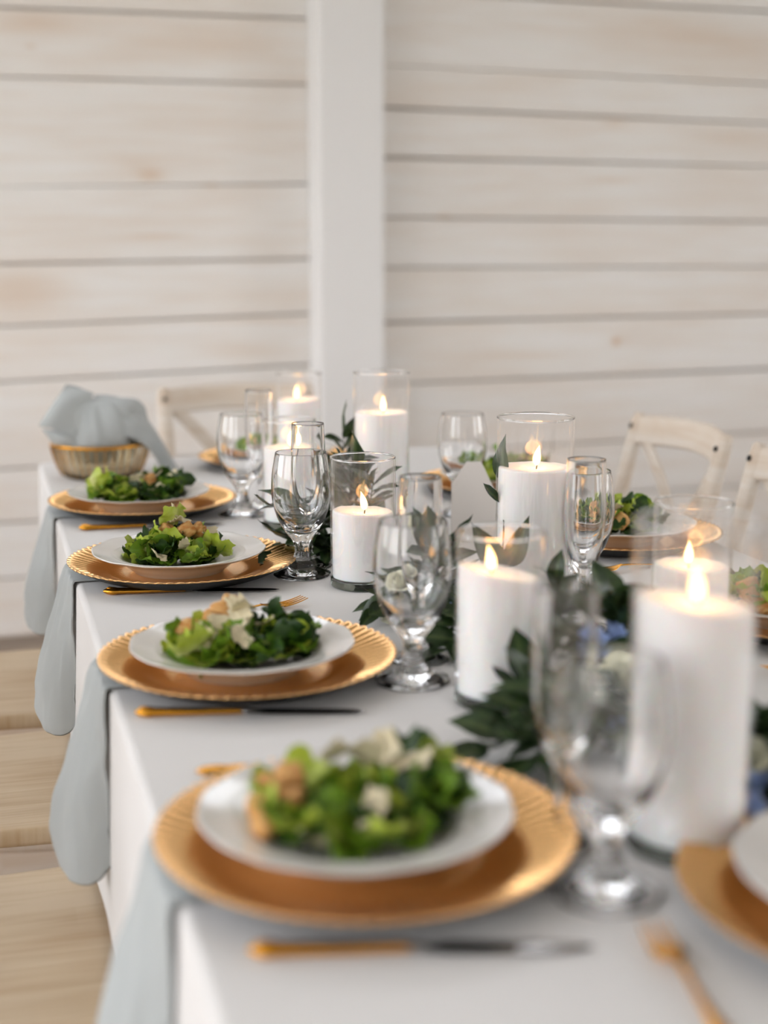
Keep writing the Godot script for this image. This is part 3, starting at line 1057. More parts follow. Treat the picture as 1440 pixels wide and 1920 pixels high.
# ---------------------------------------------------------------- chairs
func make_chair(label: String, at: Vector3, turn: float) -> Node3D:
	var o := thing("cross_back_chair", label, "chair", at, turn, "whitewashed cross-back chairs round the table")
	# seat: a rounded trapezoid, front (+z) wider, edges rounded, slightly dished
	var b := MB.new()
	var N := 64
	var outline := PackedVector2Array()
	for k in N + 1:
		var th := TAU * (k % N) / N
		var cx := cos(th)
		var sz := sin(th)
		var m := pow(pow(absf(cx), 4.0) + pow(absf(sz), 4.0), -0.25)
		var q := Vector2(cx, sz) * m
		outline.append(Vector2(q.x * (0.198 + 0.012 * q.y), q.y * 0.200))
	var p := PackedVector3Array()
	var rows := [[0.0, 0.446], [0.4, 0.4455], [0.75, 0.4485], [0.93, 0.4515], [0.975, 0.4508], [0.994, 0.4475], [1.0, 0.441], [1.0, 0.432], [0.99, 0.4265], [0.965, 0.424], [0.0, 0.424]]
	for r in rows:
		for k in N + 1:
			p.append(Vector3(outline[k].x * r[0], r[1], outline[k].y * r[0]))
	b.grid(p, N + 1, rows.size(), true)
	part("seat", b.mesh(), M.seat_wood, o)
	for s in [-1.0, 1.0]:
		b = MB.new()
		var fp := [Vector3(s * 0.172, 0.424, 0.165), Vector3(s * 0.178, 0.2, 0.172), Vector3(s * 0.186, 0.001, 0.182)]
		b.tube(fp, [0.017, 0.016, 0.0125], 12)
		part("leg", b.mesh(), M.chair_wood, o)
		# rear leg and back post are one bent piece
		b = MB.new()
		var path := [[0.001, -0.235, 0.014], [0.22, -0.205, 0.017], [0.42, -0.188, 0.019], [0.55, -0.196, 0.019], [0.70, -0.222, 0.0185], [0.80, -0.246, 0.018], [0.85, -0.259, 0.0175], [0.866, -0.263, 0.0155], [0.872, -0.2645, 0.010]]
		var pts := []
		var rad := []
		for q in path:
			pts.append(Vector3(s * (0.176 - 0.012 * smoothstep(0.42, 0.0, q[0])), q[0], q[1]))
			rad.append(q[2])
		b.tube(pts, rad, 12, 0.78, Vector3.BACK)
		var post := part("back_post", b.mesh(), M.chair_wood, o)
		b = MB.new()
		b.tube([Vector3(s * 0.176, 0.846, -0.243), Vector3(s * 0.176, 0.8466, -0.2405), Vector3(s * 0.176, 0.847, -0.2395)], [0.0055, 0.0052, 0.003], 12)
		part("screw", b.mesh(), M.screw, post)
	# curved top rail
	b = MB.new()
	p = PackedVector3Array()
	for k in 17:
		var t := k / 16.0 * 2.0 - 1.0
		var bow := -0.045 * (1.0 - t * t)
		for q in [[-0.5, 0], [-0.4, 1], [0.4, 1], [0.5, 0], [0.4, -1], [-0.4, -1], [-0.5, 0]]:
			var up: float = q[0] * 0.060
			p.append(Vector3(t * 0.168, 0.838 + up + 0.006 * (1.0 - t * t), -0.254 + bow - up * 0.26 + q[1] * 0.009))
	b.grid(p, 7, 17, true)
	part("top_rail", b.mesh(), M.chair_wood, o)
	# crossed slats bow backwards, one passing behind the other
	for s in [-1.0, 1.0]:
		b = MB.new()
		p = PackedVector3Array()
		for k in 17:
			var t := k / 16.0
			var u := t * 2.0 - 1.0
			var x: float = s * u * 0.150
			var y := lerpf(0.50, 0.822, t)
			var zc := lerpf(-0.192, -0.262, t) - 0.034 * (1.0 - u * u) - (0.006 if s > 0 else -0.006) * (1.0 - u * u)
			var along := Vector2(s * 0.30, 0.322).normalized()
			for q in [[-1, 0], [-0.8, 1], [0.8, 1], [1, 0], [0.8, -1], [-0.8, -1], [-1, 0]]:
				p.append(Vector3(x - along.y * q[0] * 0.016, y + along.x * q[0] * 0.016, zc + q[1] * 0.005))
		b.grid(p, 7, 17, true)
		part("cross_slat", b.mesh(), M.chair_wood, o)
		b = MB.new()
		b.tube([Vector3(s * 0.178, 0.2, 0.165), Vector3(s * 0.172, 0.21, -0.03), Vector3(s * 0.166, 0.22, -0.2)], [0.0095, 0.0105, 0.0095], 10)
		part("stretcher", b.mesh(), M.chair_wood, o)
	b = MB.new()
	b.tube([Vector3(-0.16, 0.30, 0.166), Vector3(0, 0.30, 0.168), Vector3(0.16, 0.30, 0.166)], [0.0095, 0.0105, 0.0095], 10)
	part("stretcher", b.mesh(), M.chair_wood, o)
	return o

# ---------------------------------------------------------------- bread bowl and its liner
func build_bowl() -> void:
	var at := Vector3(0.236, TOP, -2.90)
	var o := thing("ribbed_bowl", "ribbed glass bowl with a gold rim on the far left corner of the table", "bowl", at)
	var seg := 192
	var b := MB.new()
	var f := func(th: float, r: int, q: Vector2) -> Vector2:
		var k := 1.0 if r > 2 and r < 8 else 0.0
		return Vector2(q.x * (1.0 + k * 0.024 * cos(th * 36.0)), q.y)
	b.lathe([[0.0, 0.0], [0.066, 0.0], [0.071, 0.0015], [0.076, 0.006], [0.084, 0.022], [0.090, 0.040], [0.0945, 0.056], [0.097, 0.066], [0.0975, 0.068], [0.096, 0.0695], [0.0940, 0.0675], [0.090, 0.054], [0.084, 0.036], [0.077, 0.018], [0.070, 0.009], [0.0, 0.007]], seg, Vector3.ZERO, f)
	part("glass_body", b.mesh(), M.ribbed_glass, o)
	b = MB.new()
	for k in 36:
		var th := TAU * k / 36.0
		var wp := []
		for q in [[0.0785, 0.006], [0.0868, 0.022], [0.0930, 0.040], [0.0974, 0.056], [0.0992, 0.067]]:
			wp.append(Vector3(cos(th) * (q[0] + 0.0006), q[1], sin(th) * (q[0] + 0.0006)))
		b.tube(wp, [0.0007, 0.0009, 0.0009, 0.0009, 0.0008], 6)
	var ribs := part("gilded_ribs", b.mesh(), M.bright_gold, o)
	ribs.set_meta("kind", "stuff")
	b = MB.new()
	b.lathe([[0.0965, 0.0655], [0.0992, 0.067], [0.0996, 0.070], [0.0980, 0.0722], [0.0955, 0.0722], [0.0938, 0.070], [0.0945, 0.067], [0.0965, 0.0655]], seg)
	part("gold_rim", b.mesh(), M.bright_gold, o)
	# liner cloth: a gathered dome, a folded corner standing up on the left, a tail over the right rim
	var l := thing("linen_liner", "dusty blue linen napkin bunched up in the ribbed bowl", "napkin", at + Vector3(0, 0.012, 0))
	var nz := noise(31, 1.0, 3)
	b = MB.new()
	var p := PackedVector3Array()
	var nu := 73
	var nv := 26
	for j in nv:
		var t := j / float(nv - 1)
		for i in nu:
			var th := TAU * (i % (nu - 1)) / (nu - 1)
			var d := Vector2(cos(th), sin(th))
			var fold := 0.010 * sin(th * 5.0 + 1.2 * sin(th * 2.0) + t * 2.5) + 0.014 * nz.get_noise_2d(d.x * 1.6 + t, d.y * 1.6)
			var rr: float
			var y: float
			if t < 0.3:
				rr = lerpf(0.050, 0.084, t / 0.3)
				y = lerpf(0.018, 0.058, t / 0.3)
			else:
				var u := (t - 0.3) / 0.7
				rr = 0.088 * pow(maxf(0.0, 1.0 - pow(u, 2.6)), 0.5)
				y = 0.058 + 0.088 * sin(u * PI / 2)
			rr = maxf(0.0, rr + fold * sin(PI * clampf((t - 0.1) * 1.1, 0.0, 1.0)))
			p.append(Vector3(d.x * rr - 0.010 + 0.022 * t, y + 0.6 * fold * smoothstep(0.35, 0.8, t) * (1.0 - t), d.y * rr * 0.85))
	b.grid(p, nu, nv, true)
	part("gathered_cloth", b.mesh(), M.napkin, l)
	# folded corner on the left: an upper panel turned over, and the panel under it that tucks into the bowl
	b = MB.new()
	cloth_patch(b, Vector3(-0.122, 0.100, 0.045), Vector3(-0.060, 0.176, 0.0), Vector3(-0.052, 0.082, 0.062), Vector3(-0.010, 0.158, 0.020), Vector3(-0.012, 0.014, 0.02), 6.0)
	cloth_patch(b, Vector3(-0.118, 0.098, 0.030), Vector3(-0.062, 0.174, -0.02), Vector3(-0.080, 0.090, 0.02), Vector3(-0.012, 0.158, -0.02), Vector3(0.0, -0.018, -0.02), 5.0)
	cloth_patch(b, Vector3(-0.115, 0.092, 0.030), Vector3(-0.052, 0.086, 0.055), Vector3(-0.088, 0.050, 0.030), Vector3(-0.045, 0.048, 0.066), Vector3(0.0, 0.0, 0.012), 4.0)
	part("folded_corner", b.mesh(), M.napkin, l)
	# the panel that falls over the right rim
	b = MB.new()
	var p2 := PackedVector3Array()
	for layer in 2:
		for j in 25:
			var t := (j if layer == 0 else 24 - j) / 24.0
			var up := Vector3(-0.01, 0.152, -0.01).bezier_interpolate(Vector3(0.075, 0.160, 0.0), Vector3(0.105, 0.090, 0.02), Vector3(0.158, -0.004, 0.02), t)
			var dn := Vector3(0.0, 0.085, 0.075).bezier_interpolate(Vector3(0.055, 0.085, 0.085), Vector3(0.095, 0.068, 0.075), Vector3(0.112, -0.008, 0.060), t)
			for i in 13:
				var q := i / 12.0
				var c := up.lerp(dn, q) + Vector3(0.3, 0.5, 0.8) * 0.022 * sin(q * PI) * (1.0 - 0.5 * t)
				c += Vector3(0.3, 0.2, 0.9) * (0.005 * sin(q * 9.0 + t * 5.0) + 0.006 * nz.get_noise_2d(q * 2.0, t * 2.0)) - Vector3(0, 0.0, 0.0016) * layer
				p2.append(c)
	for i in 13:
		p2.append(p2[i])
	b.grid(p2, 13, 51, false)
	part("draped_tail", b.mesh(), M.napkin, l)

# a wavy patch of cloth between two edges a-b and c-d, bulging by out
func cloth_patch(b: MB, a: Vector3, a2: Vector3, c: Vector3, c2: Vector3, out: Vector3, waves: float) -> void:
	var p := PackedVector3Array()
	for layer in 2:
		for j in 13:
			var t := (j if layer == 0 else 12 - j) / 12.0
			for i in 13:
				var s := i / 12.0
				p.append(a.lerp(a2, s).lerp(c.lerp(c2, s), t) + out * sin(PI * t) * sin(PI * s) + out.normalized() * 0.003 * sin(t * waves + s * 3.0) - Vector3(0, 0, 0.0016) * layer)
	for i in 13:
		p.append(p[i])
	b.grid(p, 13, 27, false)

func build_card() -> void:
	var at := Vector3(0.752, TOP, -2.10)
	var o := thing("table_card", "blank white table card with clipped corners standing behind the tallest middle candle", "card", at, -0.30)
	for s in [-1.0, 1.0]:
		var b := MB.new()
		var w := 0.036
		var h := 0.126
		var out := [Vector2(-w, 0), Vector2(w, 0), Vector2(w, h - 0.052), Vector2(w * 0.30, h), Vector2(-w * 0.34, h), Vector2(-w, h - 0.036)]
		var lean := func(q: Vector2, off: float) -> Vector3:
			return Vector3(q.x, q.y, s * (0.022 * (1.0 - q.y / h) + 0.0006) + off)
		var front := []
		var back := []
		for q in out:
			front.append(lean.call(q, 0.0005))
			back.append(lean.call(q, -0.0005))
		var mid: Vector3 = (front[0] + back[2]) / 2.0
		mid.y = h / 2
		mid.z = s * 0.012
		b.flat(front, mid + Vector3(0, 0, -0.5))
		b.flat(back, mid + Vector3(0, 0, 0.5))
		for k in out.size():
			var k2 := (k + 1) % out.size()
			b.flat([front[k], front[k2], back[k2], back[k]], Vector3(0, h / 2, s * 0.011))
		part("panel", b.mesh(), M.card, o)

# ---------------------------------------------------------------- everything
func _ready() -> void:
	# camera
	var cam := Camera3D.new()
	cam.name = "camera"
	add_child(cam)
	cam.position = Vector3(0, 1.219, 0)
	cam.rotation = Vector3(-0.1883, -0.2797, 0)
	cam.keep_aspect = Camera3D.KEEP_HEIGHT
	var at := CameraAttributesPhysical.new()
	at.frustum_focal_length = 33.336
	at.frustum_focus_distance = 1.93
	at.exposure_aperture = 1.38
	at.frustum_near = 0.05
	at.frustum_far = 60.0
	cam.attributes = at
	cam.current = true
	# sky and exposure
	var e := Environment.new()
	e.background_mode = Environment.BG_SKY
	var sk := ProceduralSkyMaterial.new()
	sk.sky_top_color = Color(0.95, 0.965, 1.0)
	sk.sky_horizon_color = Color(1.0, 0.985, 0.96)
	sk.ground_horizon_color = Color(0.62, 0.62, 0.60)
	sk.ground_bottom_color = Color(0.50, 0.50, 0.47)
	sk.sun_angle_max = 0.0
	e.sky = Sky.new()
	e.sky.sky_material = sk
	e.background_energy_multiplier = 5.5
	e.tonemap_mode = Environment.TONE_MAPPER_LINEAR
	e.tonemap_exposure = 1.0
	e.sdfgi_enabled = true
	e.ssao_enabled = true
	e.ssil_enabled = true
	var we := WorldEnvironment.new()
	we.name = "surroundings"
	we.environment = e
	add_child(we)

	make_materials()
	build_room()
	build_table()
	make_salad_parts()
	make_foliage()

	# chairs: left row (seats in view), right row, the one at the far head
	make_chair("whitewashed cross-back chair nearest the camera on the left, its rounded seat at the bottom corner", Vector3(0.06, 0, SETTINGS[1] - 0.0), PI / 2)
	make_chair("whitewashed cross-back chair on the left whose seat front edge shows between the hanging napkins", Vector3(0.06, 0, SETTINGS[2] - 0.02), PI / 2)
	make_chair("whitewashed cross-back chair on the left farthest down the row by the plank wall", Vector3(0.06, 0, SETTINGS[3] - 0.0), PI / 2)
	make_chair("whitewashed cross-back chair across the table seen whole in front of the plank wall", Vector3(1.05, 0, -2.482), -PI / 2)
	make_chair("whitewashed cross-back chair across the table cut off by the right edge", Vector3(1.05, 0, -2.012), -PI / 2)
	make_chair("whitewashed cross-back chair at the far head of the table beside the ribbed bowl", Vector3(0.61, 0, -3.17), 0.0)

	# chargers, plates, salads
	charger0 = make_charger()
	plate0 = make_plate()
	var spots := [
		[Vector3(CX, TOP + 0.0042, SETTINGS[0] + 0.016), "large blurred gold charger nearest the camera in the left row", "white plate holding the large blurred salad nearest the camera"],
		[Vector3(CX, TOP + 0.0042, SETTINGS[1] + 0.027), "gold fluted charger second in the left row with candle light glinting on its right rim", "white plate second in the left row, behind the nearest one"],
		[Vector3(CX, TOP + 0.0042, SETTINGS[2] + 0.030), "gold scalloped charger third in the left row beside the sharp water goblet", "white plate third in the left row with the salad piled in a peak"],
		[Vector3(CX, TOP + 0.0042, SETTINGS[3] + 0.030), "gold charger fourth in the left row in front of the ribbed bowl", "white plate fourth in the left row in front of the ribbed bowl"],
		[Vector3(RX, TOP + 0.001, SETTINGS[3]), "gold charger farthest across the table behind the blank card", "white plate farthest across the table behind the blank card"],
		[Vector3(RX, TOP + 0.001, SETTINGS[2]), "gold charger across the table right of the champagne flute", "white plate across the table right of the champagne flute"],
		[Vector3(RX, TOP + 0.001, SETTINGS[1]), "gold charger across the table behind the largest candle", "white plate across the table behind the largest candle"],
		[Vector3(0.617, TOP + 0.001, -0.80), "gold charger cut off by the bottom right corner", "white plate cut off at the right edge on the bottom corner charger"],
		[Vector3(0.605, TOP + 0.001, -2.945), "gold charger at the far head of the table in front of the chair", "white plate at the far head of the table in front of the chair"],
	]
	for i in spots.size():
		var s: Array = spots[i]
		var turn := i * 0.137
		var c: Node3D = charger0 if i == 0 else copy(charger0, "charger_plate", s[1], s[0], turn)
		c.position = s[0]
		c.set_meta("label", s[1])
		var q: Vector3 = s[0] + Vector3(-0.006 if i < 4 else 0.0, 0.0037, 0)
		var pl: Node3D = plate0 if i == 0 else copy(plate0, "soup_plate", s[2], q, turn)
		pl.position = q
		if i == 0: pl.position += Vector3(0, 0.0, -0.008)
		pl.set_meta("label", s[2])
	var up := Vector3(-0.006, 0.0118, 0)
	salad("large blurred salad with croutons and cheese nearest the camera", spots[0][0] + up + Vector3(0, 0, -0.008), 11, 60, Vector2(0.080, 0.054), 0.023, [[0, -0.058, 0.040, -0.030, 0.012], [0, -0.040, 0.046, -0.034, 0.011], [0, -0.072, 0.030, -0.018, 0.011], [0, -0.050, 0.034, -0.010, 0.010], [0, -0.078, 0.022, 0.0, 0.009], [1, 0.020, 0.056, -0.022, 0.030], [1, 0.000, 0.058, -0.030, 0.028], [1, 0.052, 0.048, -0.006, 0.030], [1, 0.042, 0.058, -0.020, 0.024], [1, -0.012, 0.034, 0.046, 0.022], [1, -0.006, 0.022, 0.056, 0.018], [1, -0.062, 0.018, 0.040, 0.015]])
	salad("salad with cheese shavings in the middle on the second plate of the left row", spots[1][0] + up, 22, 54, Vector2(0.074, 0.052), 0.024, [[0, -0.010, 0.060, -0.030, 0.011], [0, 0.002, 0.066, -0.034, 0.010], [0, -0.052, 0.034, -0.030, 0.011], [0, -0.044, 0.040, -0.034, 0.009], [0, -0.024, 0.052, -0.028, 0.009], [1, 0.000, 0.054, -0.006, 0.030], [1, 0.010, 0.058, -0.014, 0.026], [1, -0.018, 0.044, 0.000, 0.028], [1, -0.034, 0.036, 0.006, 0.026], [1, 0.022, 0.042, 0.012, 0.014], [1, -0.052, 0.030, 0.016, 0.018], [1, -0.018, 0.034, 0.034, 0.020]])
	salad("salad piled in a peak with one pale leaf on top", spots[2][0] + up, 33, 44, Vector2(0.058, 0.044), 0.038, [[0, 0.010, 0.050, 0.004, 0.011], [0, -0.016, 0.050, -0.004, 0.010], [0, 0.030, 0.046, 0.000, 0.010], [1, -0.004, 0.062, -0.004, 0.024], [1, 0.006, 0.068, -0.010, 0.024], [1, -0.010, 0.026, 0.040, 0.020], [1, 0.044, 0.036, 0.004, 0.020], [1, -0.050, 0.016, 0.044, 0.016], [2, -0.002, 0.066, -0.008, 0.034, 9, 0.3, -1.2], [2, -0.050, 0.036, 0.0, 0.026, 6, 0.9, -0.5]], 0.5, 0.8)
	salad("salad with pale leaves on its left on the fourth plate by the ribbed bowl", spots[3][0] + up, 44, 50, Vector2(0.082, 0.048), 0.022, [[0, -0.060, 0.036, -0.004, 0.012], [0, -0.046, 0.040, -0.012, 0.010], [0, 0.020, 0.040, 0.000, 0.012], [1, 0.010, 0.044, -0.004, 0.026], [1, 0.030, 0.044, 0.002, 0.022], [1, -0.012, 0.038, 0.012, 0.024], [1, 0.016, 0.024, 0.040, 0.018], [1, 0.060, 0.042, 0.0, 0.018]], 1.0)
	var ur := Vector3(0, 0.0118, 0)
	salad("salad farthest across the table seen through the far goblet", spots[4][0] + ur, 55, 40, Vector2(0.075, 0.060), 0.042, [[0, 0.0, 0.046, 0.0, 0.011], [1, 0.02, 0.046, 0.01, 0.024]], 0.2)
	salad("salad with croutons across the table right of the champagne flute", spots[5][0] + ur, 66, 40, Vector2(0.075, 0.060), 0.042, [[0, -0.050, 0.040, 0.020, 0.014], [0, -0.036, 0.046, 0.010, 0.013], [0, -0.060, 0.028, 0.030, 0.012], [1, -0.02, 0.048, 0.02, 0.024], [0, -0.03, 0.034, 0.040, 0.012]], 0.0)
	salad("salad with orange croutons cut off by the right edge behind the largest candle", spots[6][0] + ur, 77, 40, Vector2(0.078, 0.062), 0.044, [[0, -0.070, 0.040, 0.000, 0.015], [0, -0.064, 0.022, 0.020, 0.014], [0, -0.078, 0.024, 0.004, 0.012]], 0.4)
	salad("salad at the far head of the table behind the fourth plate", spots[8][0] + ur, 88, 30, Vector2(0.07, 0.055), 0.034, [[0, -0.05, 0.03, 0.02, 0.012]], 0.4)

	# napkins
	napkin("dusty blue napkin hanging at the bottom left below the nearest charger", SETTINGS[0] + 0.0, 0.27, 0.058, 0.12, 1)
	napkin("dusty blue napkin hanging in front of the nearest chair seat", SETTINGS[1] - 0.012, 0.232, 0.056, 0.11, 2)
	napkin("dusty blue napkin hanging below the third charger, with a rounded end", SETTINGS[2] - 0.012, 0.232, 0.052, 0.11, 3)
	napkin("dusty blue napkin hanging farthest back against the plank wall", SETTINGS[3] - 0.0, 0.215, 0.05, 0.12, 4)

	# cutlery
	var y := TOP + 0.0008
	knife("blurred gold-handled knife nearest the camera, below the nearest charger", Vector3(0.156, y, -0.868), Vector3(0.380, y, -0.812))
	knife("gold-handled knife between the nearest and second chargers", Vector3(0.137, y, -1.380), Vector3(0.361, y, -1.325))
	knife("sharp gold-handled knife between the second and third chargers", Vector3(0.151, y, -1.897), Vector3(0.383, y, -1.850))
	knife("gold-handled knife between the third and fourth chargers", Vector3(0.151, y, -2.348), Vector3(0.388, y, -2.325))
	fork("gold fork behind the nearest salad plate, tines to the right", Vector3(0.172, y, -1.205), Vector3(0.392, y, -1.200))
	fork("gold fork behind the second salad plate, only its tines showing", Vector3(0.212, y, -1.700), Vector3(0.400, y, -1.772))
	fork("blurred gold fork at the bottom right between knife tip and corner charger", Vector3(0.405, y, -0.652), Vector3(0.427, y, -0.822))
	fork("gold fork across the table right of the champagne flute stem", Vector3(1.02, y, -1.862), Vector3(0.815, y, -1.815))
	fork("gold fork across the table at the right edge behind the largest candle", Vector3(1.02, y, -1.362), Vector3(0.815, y, -1.325))

	# glasses
	goblet0 = make_goblet()
	flute0 = make_flute()
	var gs := [
		[Vector3(0.434, TOP + 0.0006, -1.934), "sharp water goblet beside the third charger and a short candle"],
		[Vector3(0.438, TOP + 0.0006, -1.413), "water goblet in the middle of the picture beside the second charger"],
		[Vector3(0.424, TOP + 0.0006, -0.888), "large blurred water goblet in front of the largest candle"],
		[Vector3(0.435, TOP + 0.0006, -2.405), "blurred water goblet at the far left beside the fourth charger"],
		[Vector3(0.749, TOP + 0.0006, -1.676), "water goblet half hidden behind the right champagne flute"],
		[Vector3(0.802, TOP + 0.0006, -2.302), "far water goblet behind the blank white card"],
	]
	for i in gs.size():
		var g: Node3D = goblet0 if i == 0 else copy(goblet0, "water_goblet", gs[i][1], gs[i][0], i * 0.21)
		g.position = gs[i][0]
		g.set_meta("label", gs[i][1])
	var fs := [
		[Vector3(0.456, TOP + 0.0006, -1.985), "champagne flute standing right behind the sharp water goblet"],
		[Vector3(0.470, TOP + 0.0006, -1.490), "champagne flute standing right behind the middle water goblet"],
		[Vector3(0.425, TOP + 0.0006, -0.975), "blurred champagne flute in front of the greenery and largest candle"],
		[Vector3(0.477, TOP + 0.0006, -2.459), "blurred champagne flute behind the far left goblet"],
		[Vector3(0.701, TOP + 0.0006, -1.558), "champagne flute on the right side of the tall middle candle"],
	]
	for i in fs.size():
		var g: Node3D = flute0 if i == 0 else copy(flute0, "champagne_flute", fs[i][1], fs[i][0], i * 0.3)
		g.position = fs[i][0]
		g.set_meta("label", fs[i][1])

	# candles: [what, position, radius, cylinder height, wax height, flame x and z, lean]
	var cs := [
		["largest blurred candle at the right", Vector3(0.520, TOP, -0.949), 0.0475, 0.262, 0.198, Vector2(0.002, 0.0), -0.3],
		["short candle just left of the tall middle one", Vector3(0.504, TOP, -1.325), 0.0460, 0.180, 0.138, Vector2(-0.012, 0.006), -0.4],
		["short sharp candle beside the goblet", Vector3(0.502, TOP, -1.853), 0.0450, 0.180, 0.105, Vector2(0.001, 0.004), -0.5],
		["tall sharp candle in the middle", Vector3(0.690, TOP, -1.695), 0.0500, 0.247, 0.182, Vector2(0.002, 0.0), 0.4],
		["tall candle in front of the white post", Vector3(0.659, TOP, -2.310), 0.0480, 0.252, 0.184, Vector2(0.003, 0.0), 0.0],
		["tall blurred candle at the far left of the candles", Vector3(0.612, TOP, -2.740), 0.0450, 0.214, 0.162, Vector2(-0.004, 0.0), 0.0],
		["short blurred candle behind the sharp goblet", Vector3(0.493, TOP, -2.286), 0.0450, 0.180, 0.134, Vector2(0.003, 0.0), 0.0],
		["short candle hidden behind the largest one", Vector3(0.773, TOP, -1.422), 0.0450, 0.180, 0.107, Vector2(-0.004, 0.0), 0.0],
	]
	for i in cs.size():
		var q: Array = cs[i]
		candle("clear glass cylinder round the " + q[0], "white pillar candle, the " + q[0], q[1] + Vector3(0, 0.0006, 0), q[2], q[3], q[4], q[5], q[6], 50 + i, [0.11, 0.20, 0.04, 0.0, 0.0, -0.05, 0.0, 0.03][i])

	chairside()

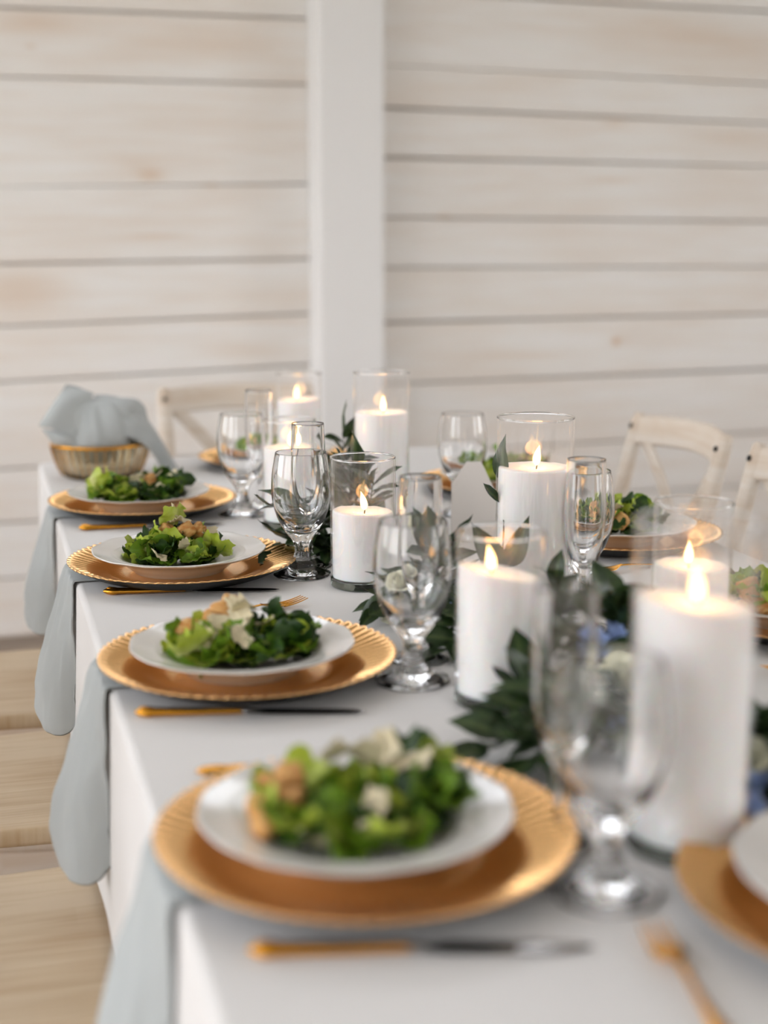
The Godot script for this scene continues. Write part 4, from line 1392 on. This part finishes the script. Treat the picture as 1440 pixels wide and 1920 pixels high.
func chairside() -> void:
	build_bowl()
	build_card()
	# upright sprig beside the tall middle candle
	var o := sprig("slender upright sprig with twisted leaves beside the tall middle candle", [Vector3(0.60, 0.79, -1.58), Vector3(0.635, 0.85, -1.66), Vector3(0.650, 0.875, -1.70), Vector3(0.654, 0.91, -1.71)], 0, 0.04, 1)
	var bp := o.position
	var cf := Vector3(-0.27, 0.2, 0.95)
	leaf_to(o, Vector3(0.655, 0.908, -1.712) - bp, Vector3(0.652, 0.973, -1.712) - bp, Vector3(-0.9, 0.1, 0.5), 0, 0.85)
	leaf_to(o, Vector3(0.651, 0.884, -1.705) - bp, Vector3(0.618, 0.912, -1.700) - bp, Vector3(-0.2, 0.8, 0.7), 1, 0.8)
	leaf_to(o, Vector3(0.647, 0.868, -1.70) - bp, Vector3(0.672, 0.874, -1.70) - bp, cf, 3, 1.5)
	leaf_to(o, Vector3(0.655, 0.906, -1.712) - bp, Vector3(0.668, 0.935, -1.725) - bp, cf, 2, 0.8)
	leaf_to(o, Vector3(0.612, 0.815, -1.60) - bp, Vector3(0.565, 0.885, -1.58) - bp, cf, 0, 0.9)
	leaf_to(o, Vector3(0.618, 0.825, -1.60) - bp, Vector3(0.632, 0.888, -1.57) - bp, cf, 2, 0.9)
	var T := TOP + 0.008
	var sp := [
		["sprig of dark leaves reaching left behind the sharp goblet", [Vector3(0.52, T, -2.08), Vector3(0.47, T + 0.05, -2.05), Vector3(0.42, T + 0.075, -2.02)], 8, 0.055],
		["sprig of dark leaves drooping over the third charger's rim", [Vector3(0.53, T, -2.10), Vector3(0.47, T + 0.02, -2.06), Vector3(0.42, T + 0.01, -2.01)], 9, 0.055],
		["dense dark sprig between the sharp goblet and the short candle", [Vector3(0.56, T, -2.16), Vector3(0.51, T + 0.045, -2.07), Vector3(0.475, T + 0.03, -2.02)], 12, 0.055],
		["sprig lying on the cloth between goblet and sharp candle", [Vector3(0.58, T, -2.05), Vector3(0.52, T + 0.01, -2.02), Vector3(0.47, T, -2.01)], 11, 0.055],
		["leafy sprig standing tall behind the sharp short candle", [Vector3(0.56, T, -2.16), Vector3(0.555, T + 0.07, -2.12), Vector3(0.55, T + 0.125, -2.09)], 12, 0.055],
		["leafy sprig seen through the sharp short candle's glass", [Vector3(0.59, T, -2.14), Vector3(0.58, T + 0.06, -2.10), Vector3(0.575, T + 0.10, -2.06)], 10, 0.05],
		["small sprig left of the candle in front of the post", [Vector3(0.62, T, -2.40), Vector3(0.61, T + 0.08, -2.38), Vector3(0.605, T + 0.14, -2.36)], 9, 0.05],
		["small sprig with leaf tips left of the middle goblet", [Vector3(0.55, T, -1.74), Vector3(0.50, T + 0.012, -1.69), Vector3(0.465, T + 0.004, -1.655)], 9, 0.042],
		["sprig under the white rose behind the middle goblet", [Vector3(0.60, T, -1.74), Vector3(0.53, T + 0.03, -1.68), Vector3(0.48, T + 0.02, -1.64)], 11, 0.05],
		["tall leafy sprig seen through the middle goblet", [Vector3(0.56, T, -1.66), Vector3(0.54, T + 0.06, -1.63), Vector3(0.525, T + 0.10, -1.60)], 12, 0.06],
		["leafy sprig between middle goblet and short candle", [Vector3(0.59, T, -1.62), Vector3(0.55, T + 0.035, -1.57), Vector3(0.515, T + 0.01, -1.53)], 11, 0.055],
		["dark sprig at the foot of the short candle's left side", [Vector3(0.60, T, -1.56), Vector3(0.55, T + 0.02, -1.52), Vector3(0.505, T, -1.49)], 9, 0.05],
		["dark sprig between the short and the tall middle candles", [Vector3(0.64, T, -1.52), Vector3(0.62, T + 0.05, -1.44), Vector3(0.60, T + 0.035, -1.36)], 14, 0.05],
		["leaf sprig rising right of the short candle", [Vector3(0.62, T, -1.44), Vector3(0.612, T + 0.055, -1.44), Vector3(0.615, T + 0.085, -1.44)], 6, 0.042],
		["dense dark sprig on the cloth right of the short candle", [Vector3(0.66, T, -1.36), Vector3(0.60, T + 0.045, -1.28), Vector3(0.55, T + 0.03, -1.20)], 16, 0.058],
		["dark sprig spilling forward from the short candle's foot", [Vector3(0.61, T, -1.27), Vector3(0.52, T + 0.025, -1.20), Vector3(0.43, T + 0.004, -1.165)], 14, 0.058],
		["dark sprig of broad leaves in front of the short candle", [Vector3(0.60, T, -1.25), Vector3(0.53, T + 0.03, -1.17), Vector3(0.46, T + 0.005, -1.125)], 14, 0.055],
		["dark sprig behind the blurred flute's foot", [Vector3(0.62, T, -1.22), Vector3(0.56, T + 0.035, -1.14), Vector3(0.50, T + 0.015, -1.10)], 12, 0.055],
		["sprig with one long leaf standing in front of the short candle", [Vector3(0.55, T, -1.23), Vector3(0.508, T + 0.02, -1.235), Vector3(0.503, T + 0.04, -1.24)], 5, 0.052],
		["grey-green sprig seen through the blurred flute", [Vector3(0.68, T, -1.34), Vector3(0.64, T + 0.06, -1.31), Vector3(0.615, T + 0.09, -1.29)], 13, 0.05],
		["leafy sprig rising behind the blurred flute beside the largest candle", [Vector3(0.67, T, -1.30), Vector3(0.635, T + 0.07, -1.30), Vector3(0.615, T + 0.10, -1.30)], 8, 0.052],
		["sprig low behind the blurred goblet's bowl", [Vector3(0.66, T, -1.28), Vector3(0.61, T + 0.03, -1.22), Vector3(0.57, T + 0.02, -1.17)], 11, 0.05],
		["sprig right of the largest candle at the picture's edge", [Vector3(0.67, T, -1.06), Vector3(0.63, T + 0.05, -1.02), Vector3(0.607, T + 0.065, -1.0)], 11, 0.048],
		["low dark sprig right of the largest candle's foot", [Vector3(0.67, T, -1.05), Vector3(0.62, T + 0.02, -1.0), Vector3(0.59, T + 0.012, -0.965)], 12, 0.045],
		["sprig hidden low between the largest candle and the blurred goblet", [Vector3(0.62, T, -1.12), Vector3(0.58, T + 0.02, -1.09), Vector3(0.54, T + 0.008, -1.06)], 8, 0.045],
	]
	for i in sp.size():
		var kinds := [0, 1, 2, 3]
		if i == 22: kinds = [0, 2, 4]
		sprig(sp[i][0], sp[i][1], int(sp[i][2] * 1.5), sp[i][3], 500 + i, kinds)
	rose("small white rose left of the middle, seen through the middle goblet", Vector3(0.487, 0.790, -1.63), 0.021, Vector3(0.45, 0, 0.35), 1)
	rose("white rose bud lying on the cloth left of the middle goblet", Vector3(0.473, 0.766, -1.645), 0.014, Vector3(1.2, 0, -0.4), 2)
	rose("white rose above the leaves seen through the flute behind the middle goblet", Vector3(0.548, 0.842, -1.72), 0.024, Vector3(0.3, 0, 0.15), 3)
	rose("large white rose seen through the blurred goblet", Vector3(0.585, 0.786, -1.20), 0.030, Vector3(0.4, 0, 0.2), 4)
	rose("white rose among grey-green leaves behind the blurred flute", Vector3(0.640, 0.800, -1.29), 0.024, Vector3(0.35, 0, -0.25), 5)
	rose("white rose at the right edge beside the largest candle", Vector3(0.606, 0.789, -1.005), 0.017, Vector3(0.5, 0, 0.3), 6)
	blue_flower("small blue flowers seen through the blurred flute", Vector3(0.608, 0.815, -1.285), 1, 0.016, 6)
	blue_flower("small blue flowers low at the right edge beside the largest candle", Vector3(0.588, 0.776, -0.985), 2, 0.020, 9)
	blue_flower("small blue flowers lying by the corner charger", Vector3(0.580, 0.766, -0.950), 3, 0.014, 8)
	blue_flower("small blue flowers in the dark leaves right of the short candle", Vector3(0.575, 0.80, -1.26), 4, 0.014, 5)
	blue_flower("small blue flowers low behind the blurred goblet's stem", Vector3(0.535, 0.775, -1.11), 5, 0.016, 6)
	blue_flower("small blue flowers low behind the middle goblet's foot", Vector3(0.525, 0.772, -1.565), 6, 0.014, 5)
